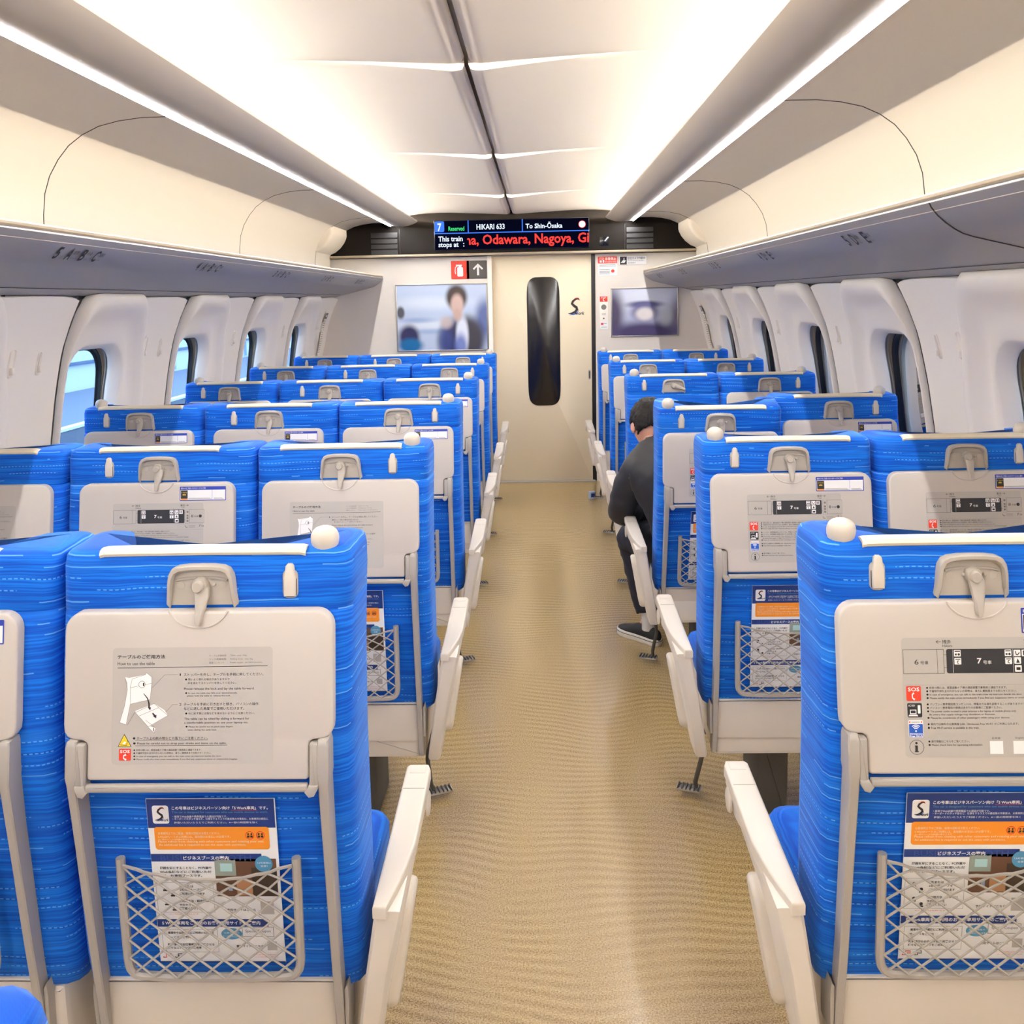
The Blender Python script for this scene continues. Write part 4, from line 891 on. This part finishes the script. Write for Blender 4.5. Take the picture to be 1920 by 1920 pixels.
SPEC = {'A': dict(w=.475, knob=-.167, hook=-.135, arms=((-.258, 1, False),)), 'B': dict(w=.53, hook=-.14, arms=((-.227, -1, False), (.227, 1, False))),
        'C': dict(w=.478, knob=.194, hook=.143, arms=((.267, 1, True),), pedal=.20), 'D': dict(w=.462, knob=-.193, hook=-.146, arms=((-.268, -1, True), (.198, 1, False)), pedal=-.21), 'E': dict(w=.475, knob=.166, hook=.142, arms=((.235, 1, False),))}
# which folded table carries which print, row by row from the camera
DESIGN = {'A': ['h', 'h', 's', 'h', 'h', 'h'], 'B': ['s', 's', 's', 's', 'h', 'h'], 'C': ['h', 'h', 's', 's', 'h', 'h'], 'D': ['s', 's', 'R', 'X', 'h', 'h'], 'E': ['s', 's', 's', 's', 'h', 'h']}
ORD = ['nearest', 'second', 'third', 'fourth', 'fifth', 'farthest']
PLACE = {'A': 'left window seat', 'B': 'left middle seat', 'C': 'left aisle seat', 'D': 'right aisle seat', 'E': 'right window seat'}
proto = {}
def get_seat(L, d):
    if (L, d) in proto: return dup(proto[(L, d)])
    k = dict(SPEC[L])
    if d == 'R': k['recline'] = 10.5
    proto[(L, d)] = seat(design='howto' if d == 'h' else 'map', sticker=d in 'sR', down=(d == 'X'), **k)
    return proto[(L, d)]
SEATS = {}
for L in 'ABCDE':
    for i in range(6):
        if i == 0 and L in 'AE': continue
        d = DESIGN[L][i]; r = get_seat(L, d); SEATS[L, i] = r
        r.location = (SX[L], ROWS[i]+(.008 if L in 'DE' else 0), 0)
        extra = {'h': 'table printed with how-to-use instructions', 's': 'table with car map and Wi-Fi sticker', 'R': 'leaning back, person in it', 'X': 'table folded down before the person'}[d]
        tag(r, 'blue %s in the %s row, %s' % (PLACE[L], ORD[i] if i in (0, 5) else ORD[i]+' nearest', extra), 'seat', 'blue train seats in rows')
r = dup(SEATS['C', 0]); r.location = (SX['C']+.012, ROWS[0]-1.072, 0)
tag(r, 'blue seat at the bottom left corner, only its wing top showing', 'seat', 'blue train seats in rows')

# ------------------------------------------------------------------ leaflets in the net pockets
def leaflet(L, i):
    r = empty('leaflet')
    b = MB(); b.box((0, 0, .1485), (.21, .0012, .297), WHITE); b.build('sheet', r, smooth=0)
    b = MB(); P = Print(b, lambda u, w, d: (u, -.0008-.0002*d, w))
    def q(cx, cy):
        v = (cy-95)/1655; xl = 100+175*v; xr = 1430+115*v
        return ((cx-xl)/(xr-xl)-.5)*.21, .297*(1-v)
    def R_(x0, x1, y0, y1, m, d=1, r=0): a, c = q(x0, y0), q(x1, y1); P.rect(a[0], c[0], c[1], a[1], m, d, r)
    def T(s, x0, x1, y, h, m=INK, d=3, bold=False): a, c = q(x0, y), q(x1, y); P.text(s, a[0], c[0], a[1], h*.000179, m, d, bold)
    R_(104, 1440, 97, 382, NAVY); R_(165, 352, 160, 338, WHITE, 2, .004); a, c = q(190, 178), q(345, 320); s_logo(P, a[0], c[0], c[1], a[1], 3)
    T('この号車はビジネスパーソン向け「S Work車両」です。', 372, 1362, 185, 34, WHITE, 3, True); T('This car is designed for customers who use mobile devices to work.', 374, 1362, 228, 26, SKYB)
    a, c = q(985, 207), q(1255, 207); P.line([a, c], .0006, RED, 4)
    T('・座席でWeb会議や携帯電話での通話が可能です。', 385, 945, 268, 22, WHITE); T('・キーボードのタッチ音など、仕事をするうえでの最低限の作業音は、お客様同士相互に', 385, 1365, 292, 22, WHITE); T('許容いただいたうえでご利用ください。※一部の時間帯を除く', 400, 1255, 328, 20, WHITE)
    R_(190, 1385, 372, 596, ORANGE, 2, .005)
    T('お客様同士でのご歓談、座席の回転はお控えください。', 235, 870, 434, 24, LEATHER); T('S WorkPシートのご利用には、追加額のお支払いが必要です。', 235, 980, 468, 24, LEATHER); T('※一部のシートは設備が異なります', 240, 605, 494, 14, LEATHER)
    T('Please refrain from chatting with other customers and rotating your seat.', 238, 1325, 518, 28, LEATHER); T('An additional fee is required to use the seats with partitions.', 245, 1140, 550, 26, LEATHER)
    for x in (1178, 1286):
        u, w = q(x, 455); P.ring(u, w, .0072, .0012, RED, 4)
        for dx in (-.0026, .0026):
            P.disc(u+dx, w+.002, .0016, INK, 3); P.rect(u+dx-.002, u+dx+.002, w-.0042, w-.0004, INK, 3)
    R_(160, 1300, 640, 716, NAVY, 1); T('BUSINESS BOOTH', 262, 1190, 680, 56, mat('faint_navy_print', (52, 78, 144), .5), 2); T('ビジネスブースの案内', 495, 960, 680, 40, WHITE, 3, True)
    R_(812, 1470, 690, 1068, mat('booth_photo_print', (104, 72, 54), .4), 1); R_(812, 1040, 700, 860, mat('booth_photo_light', (150, 160, 148), .4), 2); R_(870, 1000, 735, 815, mat('booth_photo_screen', (176, 214, 210), .4), 3); R_(1190, 1470, 780, 1060, mat('booth_photo_dark', (66, 52, 42), .4), 2); R_(960, 1005, 945, 1010, mat('booth_photo_phone', (140, 160, 190), .4), 3); R_(1040, 1220, 900, 1060, mat('booth_photo_tan', (184, 136, 96), .4), 2)
    u, w = q(1320, 740); P.disc(u, w, .0145, SKYB, 3); T('7,8号車間に', 1250, 1395, 730, 20, WHITE, 4); T('設置！', 1290, 1360, 762, 20, WHITE, 4)
    for y, s, x1 in ((780, '周囲を気にすることなく、PC作業や', 785), (820, 'Web会議などにご利用いただ', 785), (858, 'ける、個室型ブースです。', 690)): T(s, 255, x1, y, 28, INK, 2, True)
    a, c = q(245, 1230), q(800, 925); P.frame(a[0], c[0], a[1], c[1], .0005, GINK, 2)
    for y, s, x1 in ((965, '1名または', 600), (1000, '2名のグループで', 690), (1040, 'ご利用いただけます', 720), (1115, 'ご利用方法・料金等は', 760), (1155, '予約サイトを', 640), (1190, 'ご確認ください', 660)): T(s, 460, x1, y, 26, INK, 2, True)
    for x, y in ((310, 980), (390, 1035), (330, 1125), (410, 1180)):
        u, w = q(x, y); P.disc(u, w, .0028, INK, 2); P.rect(u-.0035, u+.0035, w-.006, w-.003, INK, 2)
    T('予約サイトはこちら', 945, 1240, 1205, 26, INK, 2, True); R_(1285, 1430, 1120, 1250, PGREY, 2); T('※ご利用は有料です', 360, 660, 1248, 12, RED, 2)
    R_(232, 1370, 1300, 1378, NAVY, 1); T('S Work車両をご利用のお客様専用サイトのご案内', 285, 1285, 1338, 40, WHITE, 3, True)
    a, c = q(305, 1640), q(850, 1405); P.frame(a[0], c[0], a[1], c[1], .0005, GINK, 2)
    for y, s, x1 in ((1440, '乗車中や出張前後にご利用いただける', 815), (1485, 'サービスをご案内', 580), (1560, '新幹線でのお仕事時間を充実させる', 820), (1595, '様々なコンテンツをご用意', 690)): T(s, 345, x1, y, 26, INK, 2, True)
    u, w = q(995, 1450); P.disc(u, w, .0175, SKYB, 2, .0105); T('お得な情報や', 920, 1075, 1440, 18, WHITE, 3); T('クーポンもご用意', 905, 1085, 1475, 18, WHITE, 3)
    a, c = q(1105, 1480), q(1420, 1380); P.frame(a[0], c[0], a[1], c[1], .0007, INK, 2); T('Special Coupon', 1135, 1392, 1425, 34, INK, 3); T('専用サイトはこちら', 1045, 1320, 1578, 26, INK, 2, True); R_(1355, 1460, 1530, 1620, PGREY, 2)
    a = q(305, 1690); P.stroke([(a[0], a[1]+.001), (a[0], a[1]-.001), (a[0]+.005, a[1]-.001), (a[0]+.005, a[1]+.006), (a[0]+.013, a[1]+.006), (a[0]+.013, a[1]+.002), (a[0]+.008, a[1]+.002)], [.0016]*7, RED, 2)
    a = q(425, 1690); P.stroke([(a[0], a[1]+.001), (a[0], a[1]-.001), (a[0]+.005, a[1]-.001), (a[0]+.005, a[1]+.006), (a[0]+.011, a[1]+.006), (a[0]+.011, a[1]+.002), (a[0]+.006, a[1]+.002)], [.0016]*7, INK, 2)
    for y in (1665, 1690): T('※サービス内容は変更になる場合があります', 1210 if y == 1665 else 1230, 1475, y, 12, RED, 2)
    R_(275, 1545, 1735, 1750, NAVY, 1)
    b.build('lettering', r, smooth=0, fix=False)
    return r
lf = None
WHERE = {'B': 'left middle', 'C': 'left aisle', 'D': 'right aisle'}
for L, i, dx in (('C', 0, .008), ('D', 0, -.002), ('B', 0, .006), ('C', 1, .006), ('D', 1, .0), ('C', 2, .004), ('D', 2, .0), ('B', 1, .0)):
    if lf is None: lf = leaflet(L, i); r = lf
    else: r = dup(lf)
    st = SEATS[L, i].location
    r.location = (st.x+dx, st.y+.0125, .463)
    r.rotation_euler = (math.radians(2.0), 0, 0)
    if (L, i) == ('D', 2):
        pv = Matrix.Translation((0, .12, .40)); Rm = Matrix.Translation(st) @ pv @ Matrix.Rotation(math.radians(10.5), 4, 'X') @ pv.inverted()
        r.matrix_world = Rm @ Matrix.Translation((dx, .0125, .463)) @ Matrix.Rotation(math.radians(2.0), 4, 'X')
    tag(r, 'blue and white leaflet in the net pocket of the %s %s seat' % ('second nearest' if i == 1 else ORD[i]+' nearest' if i else 'nearest', WHERE[L]), 'leaflet', 'leaflets in the seat pockets')

# ------------------------------------------------------------------ the seated person
SKIN = mat('skin', (206, 150, 122), 0.5); HAIR = mat('black_hair', (20, 15, 13), 0.6, spec=.2, bump=(90, 1.0)); JACKET = mat('dark_grey_jacket', (31, 30, 33), 0.65, bump=(22, .6), sheen=.05)
TROUS = mat('dark_navy_trousers', (26, 27, 40), 0.8, bump=(25, .5)); SOCK = mat('pale_grey_sock', (206, 202, 194), 0.85, bump=(120, .6)); SHOE = mat('black_canvas', (24, 24, 26), 0.7); SOLE = mat('white_rubber_sole', (232, 226, 214), 0.5)
def skin_mesh(pts, edges, m, sub=2, loc=(0, 0, 0)):
    me = bpy.data.meshes.new('body'); me.from_pydata([Vector(p[:3])-Vector(loc) for p in pts], edges, [])
    o = bpy.data.objects.new('body', me); COL.objects.link(o)
    sk = o.modifiers.new('s', 'SKIN'); sk.use_smooth_shade = True; sk.branch_smoothing = .6
    lay = me.skin_vertices[0].data if me.skin_vertices else None
    if lay is None:
        bm = bmesh.new(); bm.from_mesh(me); bm.verts.layers.skin.verify(); bm.to_mesh(me); bm.free(); lay = me.skin_vertices[0].data
    for i, p in enumerate(pts):
        rr = p[3] if isinstance(p[3], tuple) else (p[3], p[3]); lay[i].radius = rr
    lay[0].use_root = True
    ss = o.modifiers.new('u', 'SUBSURF'); ss.levels = sub; ss.render_levels = sub
    dg = bpy.context.evaluated_depsgraph_get(); res = bpy.data.meshes.new_from_object(o.evaluated_get(dg))
    bpy.data.objects.remove(o); res.materials.clear(); res.materials.append(m); res.shade_smooth()
    return res
PO = Vector((.62, 3.66, 0))
person = empty('person', PO)
tag(person, 'person in a dark jacket bent forward in the aisle seat, one foot in the aisle', 'person')
def pbuild(name, me, parent=person):
    o = bpy.data.objects.new(name, me); COL.objects.link(o); o.parent = parent; return o
J = dict(pel=(.63, 3.67, .50, .12), sp=(.595, 3.71, .62, .14), ch=(.545, 3.78, .74, .15), up=(.525, 3.835, .852, .105), nk=(.508, 3.875, .925, .052), hb=(.497, 3.90, .955, .066), hm=(.488, 3.935, .985, .082), ht=(.484, 3.965, 1.015, .070),
         sl=(.405, 3.80, .812, .064), el=(.352, 3.872, .60, .043), wl=(.47, 4.02, .575, .028), hl=(.525, 4.075, .572, (.022, .032)), sr=(.665, 3.835, .83, .058), er=(.735, 3.92, .62, .043), wr=(.64, 4.05, .585, .028), hr=(.60, 4.095, .58, (.022, .032)),
         pl=(.565, 3.73, .485, .085), kl=(.405, 4.015, .475, .058), al=(.482, 3.945, .105, .026), pr=(.70, 3.73, .485, .085), kr=(.74, 4.06, .49, .058), ar=(.74, 3.98, .105, .026), fl=(.455, 3.975, .05, .02), fr=(.74, 4.03, .05, .02))
names = list(J); E_ = [('pel', 'sp'), ('sp', 'ch'), ('ch', 'up'), ('up', 'nk'), ('nk', 'hb'), ('hb', 'hm'), ('hm', 'ht'), ('up', 'sl'), ('sl', 'el'), ('el', 'wl'), ('wl', 'hl'), ('up', 'sr'), ('sr', 'er'), ('er', 'wr'), ('wr', 'hr'), ('pel', 'pl'), ('pl', 'kl'), ('kl', 'al'), ('al', 'fl'), ('pel', 'pr'), ('pr', 'kr'), ('kr', 'ar'), ('ar', 'fr')]
pts = [J[k] for k in names]; ed = [(names.index(a), names.index(c)) for a, c in E_]
for hand, wrist, sg in (('hl', 'wl', 1), ('hr', 'wr', -1)):      # fingers, gently curled
    h = Vector(J[hand][:3]); d = (h-Vector(J[wrist][:3])).normalized(); side = d.cross(Vector((0, 0, 1))).normalized()
    for k, (off, ln) in enumerate(((-.026, .062), (-.009, .074), (.009, .070), (.025, .055))):
        a = h+d*.020+side*off; b1 = a+d*ln*.45+Vector((0, 0, -.006)); c1 = b1+d*ln*.35+Vector((0, 0, -.018)); n0 = len(pts)
        pts += [(*a, .0095), (*b1, .0085), (*c1, .0075)]; ed += [(names.index(hand), n0), (n0, n0+1), (n0+1, n0+2)]
    a = h-side*.03*sg-d*.012; c1 = a+d*.035-side*.012*sg+Vector((0, 0, -.008)); n0 = len(pts); pts += [(*a, .011), (*c1, .009)]; ed += [(names.index(hand), n0), (n0, n0+1)]
body = skin_mesh(pts, ed, SKIN, 3, PO)
bare = body.copy()
bm = bmesh.new(); bm.from_mesh(body)
HC = Vector((.488, 3.938, .988)); fw = Vector((-.05, .72, -.69)).normalized(); rt = fw.cross(Vector((0, 0, 1))).normalized(); hu = rt.cross(fw).normalized()
HM = Matrix(((rt.x, fw.x, hu.x, HC.x-PO.x), (rt.y, fw.y, hu.y, HC.y-PO.y), (rt.z, fw.z, hu.z, HC.z-PO.z), (0, 0, 0, 1)))
bmesh.ops.create_icosphere(bm, subdivisions=3, radius=1, matrix=HM @ Matrix.Diagonal((.074, .092, .108, 1)))
for sx_ in (-1, 1):                                            # ears, eyes
    bmesh.ops.create_icosphere(bm, subdivisions=2, radius=1, matrix=HM @ Matrix.Translation((sx_*.076, -.004, -.012)) @ Matrix.Rotation(sx_*-.35, 4, 'Z') @ Matrix.Diagonal((.008, .019, .032, 1)))
    bmesh.ops.create_icosphere(bm, subdivisions=2, radius=1, matrix=HM @ Matrix.Translation((sx_*.031, .080, .002)) @ Matrix.Diagonal((.014, .010, .008, 1)))
bmesh.ops.create_icosphere(bm, subdivisions=2, radius=1, matrix=HM @ Matrix.Translation((0, .094, -.022)) @ Matrix.Diagonal((.012, .016, .022, 1)))
bmesh.ops.create_icosphere(bm, subdivisions=2, radius=1, matrix=HM @ Matrix.Translation((0, .080, -.056)) @ Matrix.Diagonal((.024, .010, .007, 1)))
for f in bm.faces: f.smooth = True
bm.to_mesh(body); bm.free(); pbuild('body', body)
# hair
bm = bmesh.new(); bmesh.ops.create_icosphere(bm, subdivisions=5, radius=1)
from mathutils import noise as mnoise
dele = []
for v in bm.verts:
    p = v.co.copy()
    lo = -.62 if p.y < -.2 else -.62+(p.y+.2)*1.15
    if p.z < lo or (p.y > .45 and p.z < .42) or (abs(p.x) > .8 and p.z < -.05 and p.y > -.25): dele.append(v)
    f = 1+.055*mnoise.noise(p*9)+.05*mnoise.noise(p*23)+(.05 if p.z > .2 else 0)
    v.co = HM @ Vector((p.x*.083*f, p.y*.101*f-.003, p.z*.117*f+.004))
bmesh.ops.delete(bm, geom=dele, context='VERTS')
for f in bm.faces: f.smooth = True
me = bpy.data.meshes.new('hair'); bm.to_mesh(me); bm.free(); me.materials.append(HAIR); ho = pbuild('hair', me); so = ho.modifiers.new('t', 'SOLIDIFY'); so.thickness = .006; so.offset = -1
# jacket and trousers follow the body
def wear(name, rules, m, off, amp):
    vs = [v.co.copy() for v in bare.vertices]; nr = [v.normal.copy() for v in bare.vertices]
    segs = [(Vector(J[a][:3])-PO, Vector(J[c][:3])-PO, J[a][3] if not isinstance(J[a][3], tuple) else J[a][3][0], J[c][3] if not isinstance(J[c][3], tuple) else J[c][3][0], (a, c)) for a, c in E_]
    def own(p):
        best = None
        for a, c, ra, rc, k in segs:
            d = c-a; t = max(0, min(1, (p-a).dot(d)/d.length_squared)); q = (p-a-d*t).length-(ra+(rc-ra)*t)*.9
            if best is None or q < best[0]: best = (q, k, t)
        return best[1], best[2]
    keep = []
    for v in vs:
        k, t = own(v); keep.append(k in rules and rules[k][0] <= t <= rules[k][1])
    fs = [tuple(p.vertices) for p in bare.polygons if all(keep[i] for i in p.vertices)]
    use = sorted({i for f in fs for i in f}); ix = {i: n for n, i in enumerate(use)}; nv = []
    for i in use:
        p = vs[i]; w = mnoise.noise(Vector((p.x*14, p.y*14, p.z*8)))+.6*mnoise.noise(p*31)
        nv.append(p+nr[i]*(off+amp*w))
    me = bpy.data.meshes.new(name); me.from_pydata(nv, [], [tuple(ix[i] for i in f) for f in fs]); me.materials.append(m); me.shade_smooth()
    o = pbuild(name, me); so = o.modifiers.new('t', 'SOLIDIFY'); so.thickness = .006; so.offset = -1
    return o
wear('jacket', {('pel', 'sp'): (.2, 1), ('sp', 'ch'): (0, 1), ('ch', 'up'): (0, 1), ('up', 'nk'): (0, 1), ('nk', 'hb'): (0, .12), ('up', 'sl'): (0, 1), ('sl', 'el'): (0, 1), ('el', 'wl'): (0, .92), ('up', 'sr'): (0, 1), ('sr', 'er'): (0, 1), ('er', 'wr'): (0, .92)}, JACKET, .020, .009)
wear('trousers', {('pel', 'sp'): (0, .35), ('pel', 'pl'): (0, 1), ('pl', 'kl'): (0, 1), ('kl', 'al'): (0, .92), ('pel', 'pr'): (0, 1), ('pr', 'kr'): (0, 1), ('kr', 'ar'): (0, .92)}, TROUS, .020, .010)
def shoe(heel, toe, ank):
    h, t = Vector(heel), Vector(toe); d = (t-h); Ln = d.length; d.normalize(); sd = Vector((d.y, -d.x, 0))
    wid = [(0, .012), (.03, .026), (.12, .033), (.3, .034), (.5, .038), (.68, .046), (.82, .045), (.92, .036), (.98, .020), (1.0, .008)]
    outl = [(u*Ln, w) for u, w in wid]; o = [(u, w) for u, w in outl]+[(u, -w) for u, w in outl[::-1]]
    W_ = lambda u, w, z: tuple(h+d*u+sd*w+Vector((0, 0, z))-PO)
    b = MB(); oc = ccw(o)
    b.loft([[W_(u, w, z) for u, w in inset(oc, i)] for i, z in ((.003, .0), (0, .004), (0, .027), (.002, .031), (.008, .032))], SOLE); sh = b.build('shoe', person, smooth=50)
    b = MB(); rings = []
    top = [(0.0, .055), (.03, .070), (.12, .076), (.25, .078), (.40, .082), (.52, .074), (.64, .060), (.78, .050), (.90, .043), (.97, .036), (1.0, .030)]
    for u, w in wid:
        H = interp(top, u); w2 = max(.004, w-.004); rings.append([W_(u*Ln, w2*math.cos(a)*(1-.12*math.sin(a)), .026+(H-.026)*math.sin(a)**.75) for a in lin(.0, PI, 13)])
    b.loft(rings, SHOE); b.build('upper', sh, smooth=60)
    b = MB(); b.tube([W_(u, w*1.01, .022) for u, w in inset(oc, -.0004)], .0012, SHOE, 4, closed=True); b.build('sole_stripe', sh)
    b = MB(); a = Vector(ank)-PO; base = h+d*Ln*.26-PO
    b.loft([[(base.x*(1-t)+a.x*t+r_*math.cos(u), base.y*(1-t)+a.y*t+r_*math.sin(u), .06+t*(a.z-.06)) for u in lin(0, 2*PI, 17)[:-1]] for t, r_ in ((0, .031), (.25, .031), (.3, .033), (.45, .0315), (.5, .0335), (.65, .032), (.7, .034), (1, .034))], SOCK); b.build('sock', person, smooth=60)
shoe((.522, 3.868, 0), (.362, 4.062, 0), (.482, 3.947, .19)); shoe((.74, 3.90, 0), (.745, 4.16, 0), (.74, 3.985, .19))

# small things on the floor
b = MB(); b.box((0, 0, .03), (.05, .035, .06), mat('pale_blue_packet', (176, 190, 214), .5), .004); b.box((0, -.018, .032), (.03, .002, .03), NAVY)
o = b.build('packet'); o.location = (.405, 6.86, 0); o.rotation_euler = (0, 0, .3); tag(o, 'small pale blue packet on the floor by the front right aisle seat', 'packet')

# ------------------------------------------------------------------ outside the windows
b = MB(); b.box((0, 8, -1.3), (40, 60, .2), mat('track_bed', (120, 124, 130), .9)); struct(b.build('ground', smooth=0))
b = MB(); b.box((-6.6, 8, 0), (2.4, 50, .32), mat('platform_concrete', (96, 110, 130), .8)); b.box((-6.6, 8, -.6), (2.2, 50, .9), mat('platform_side', (70, 84, 108), .8)); b.box((-5.45, 8, .17), (.12, 50, .03), mat('platform_edge', (196, 210, 226), .7))
o = struct(b.build('platform', smooth=0))
b = MB(); b.box((-7.9, 8, 2.0), (.1, 50, 3.8), mat('pale_blue_screen', (188, 204, 226), .6)); b.box((-7.82, 8, .62), (.06, 50, .04), mat('rail_blue', (70, 96, 130), .5)); b.box((-7.82, 8, 1.12), (.06, 50, .05), mat('rail_pale', (210, 226, 244), .5))
for k in range(24): b.box((-7.82, -8+k*1.6, 1.9), (.06, .06, 3.4), mat('post_blue', (150, 174, 206), .5))
o = struct(b.build('platform_screen', smooth=0))
b = MB(); b.box((4.4, 8, .9), (.1, 50, 4.6), mat('blue_screen', (52, 98, 138), .5))
for k in range(30): b.box((4.33, -8+k*1.3, .9), (.04, .08, 4.6), mat('blue_screen_post', (38, 80, 118), .5))
o = struct(b.build('noise_barrier', smooth=0))
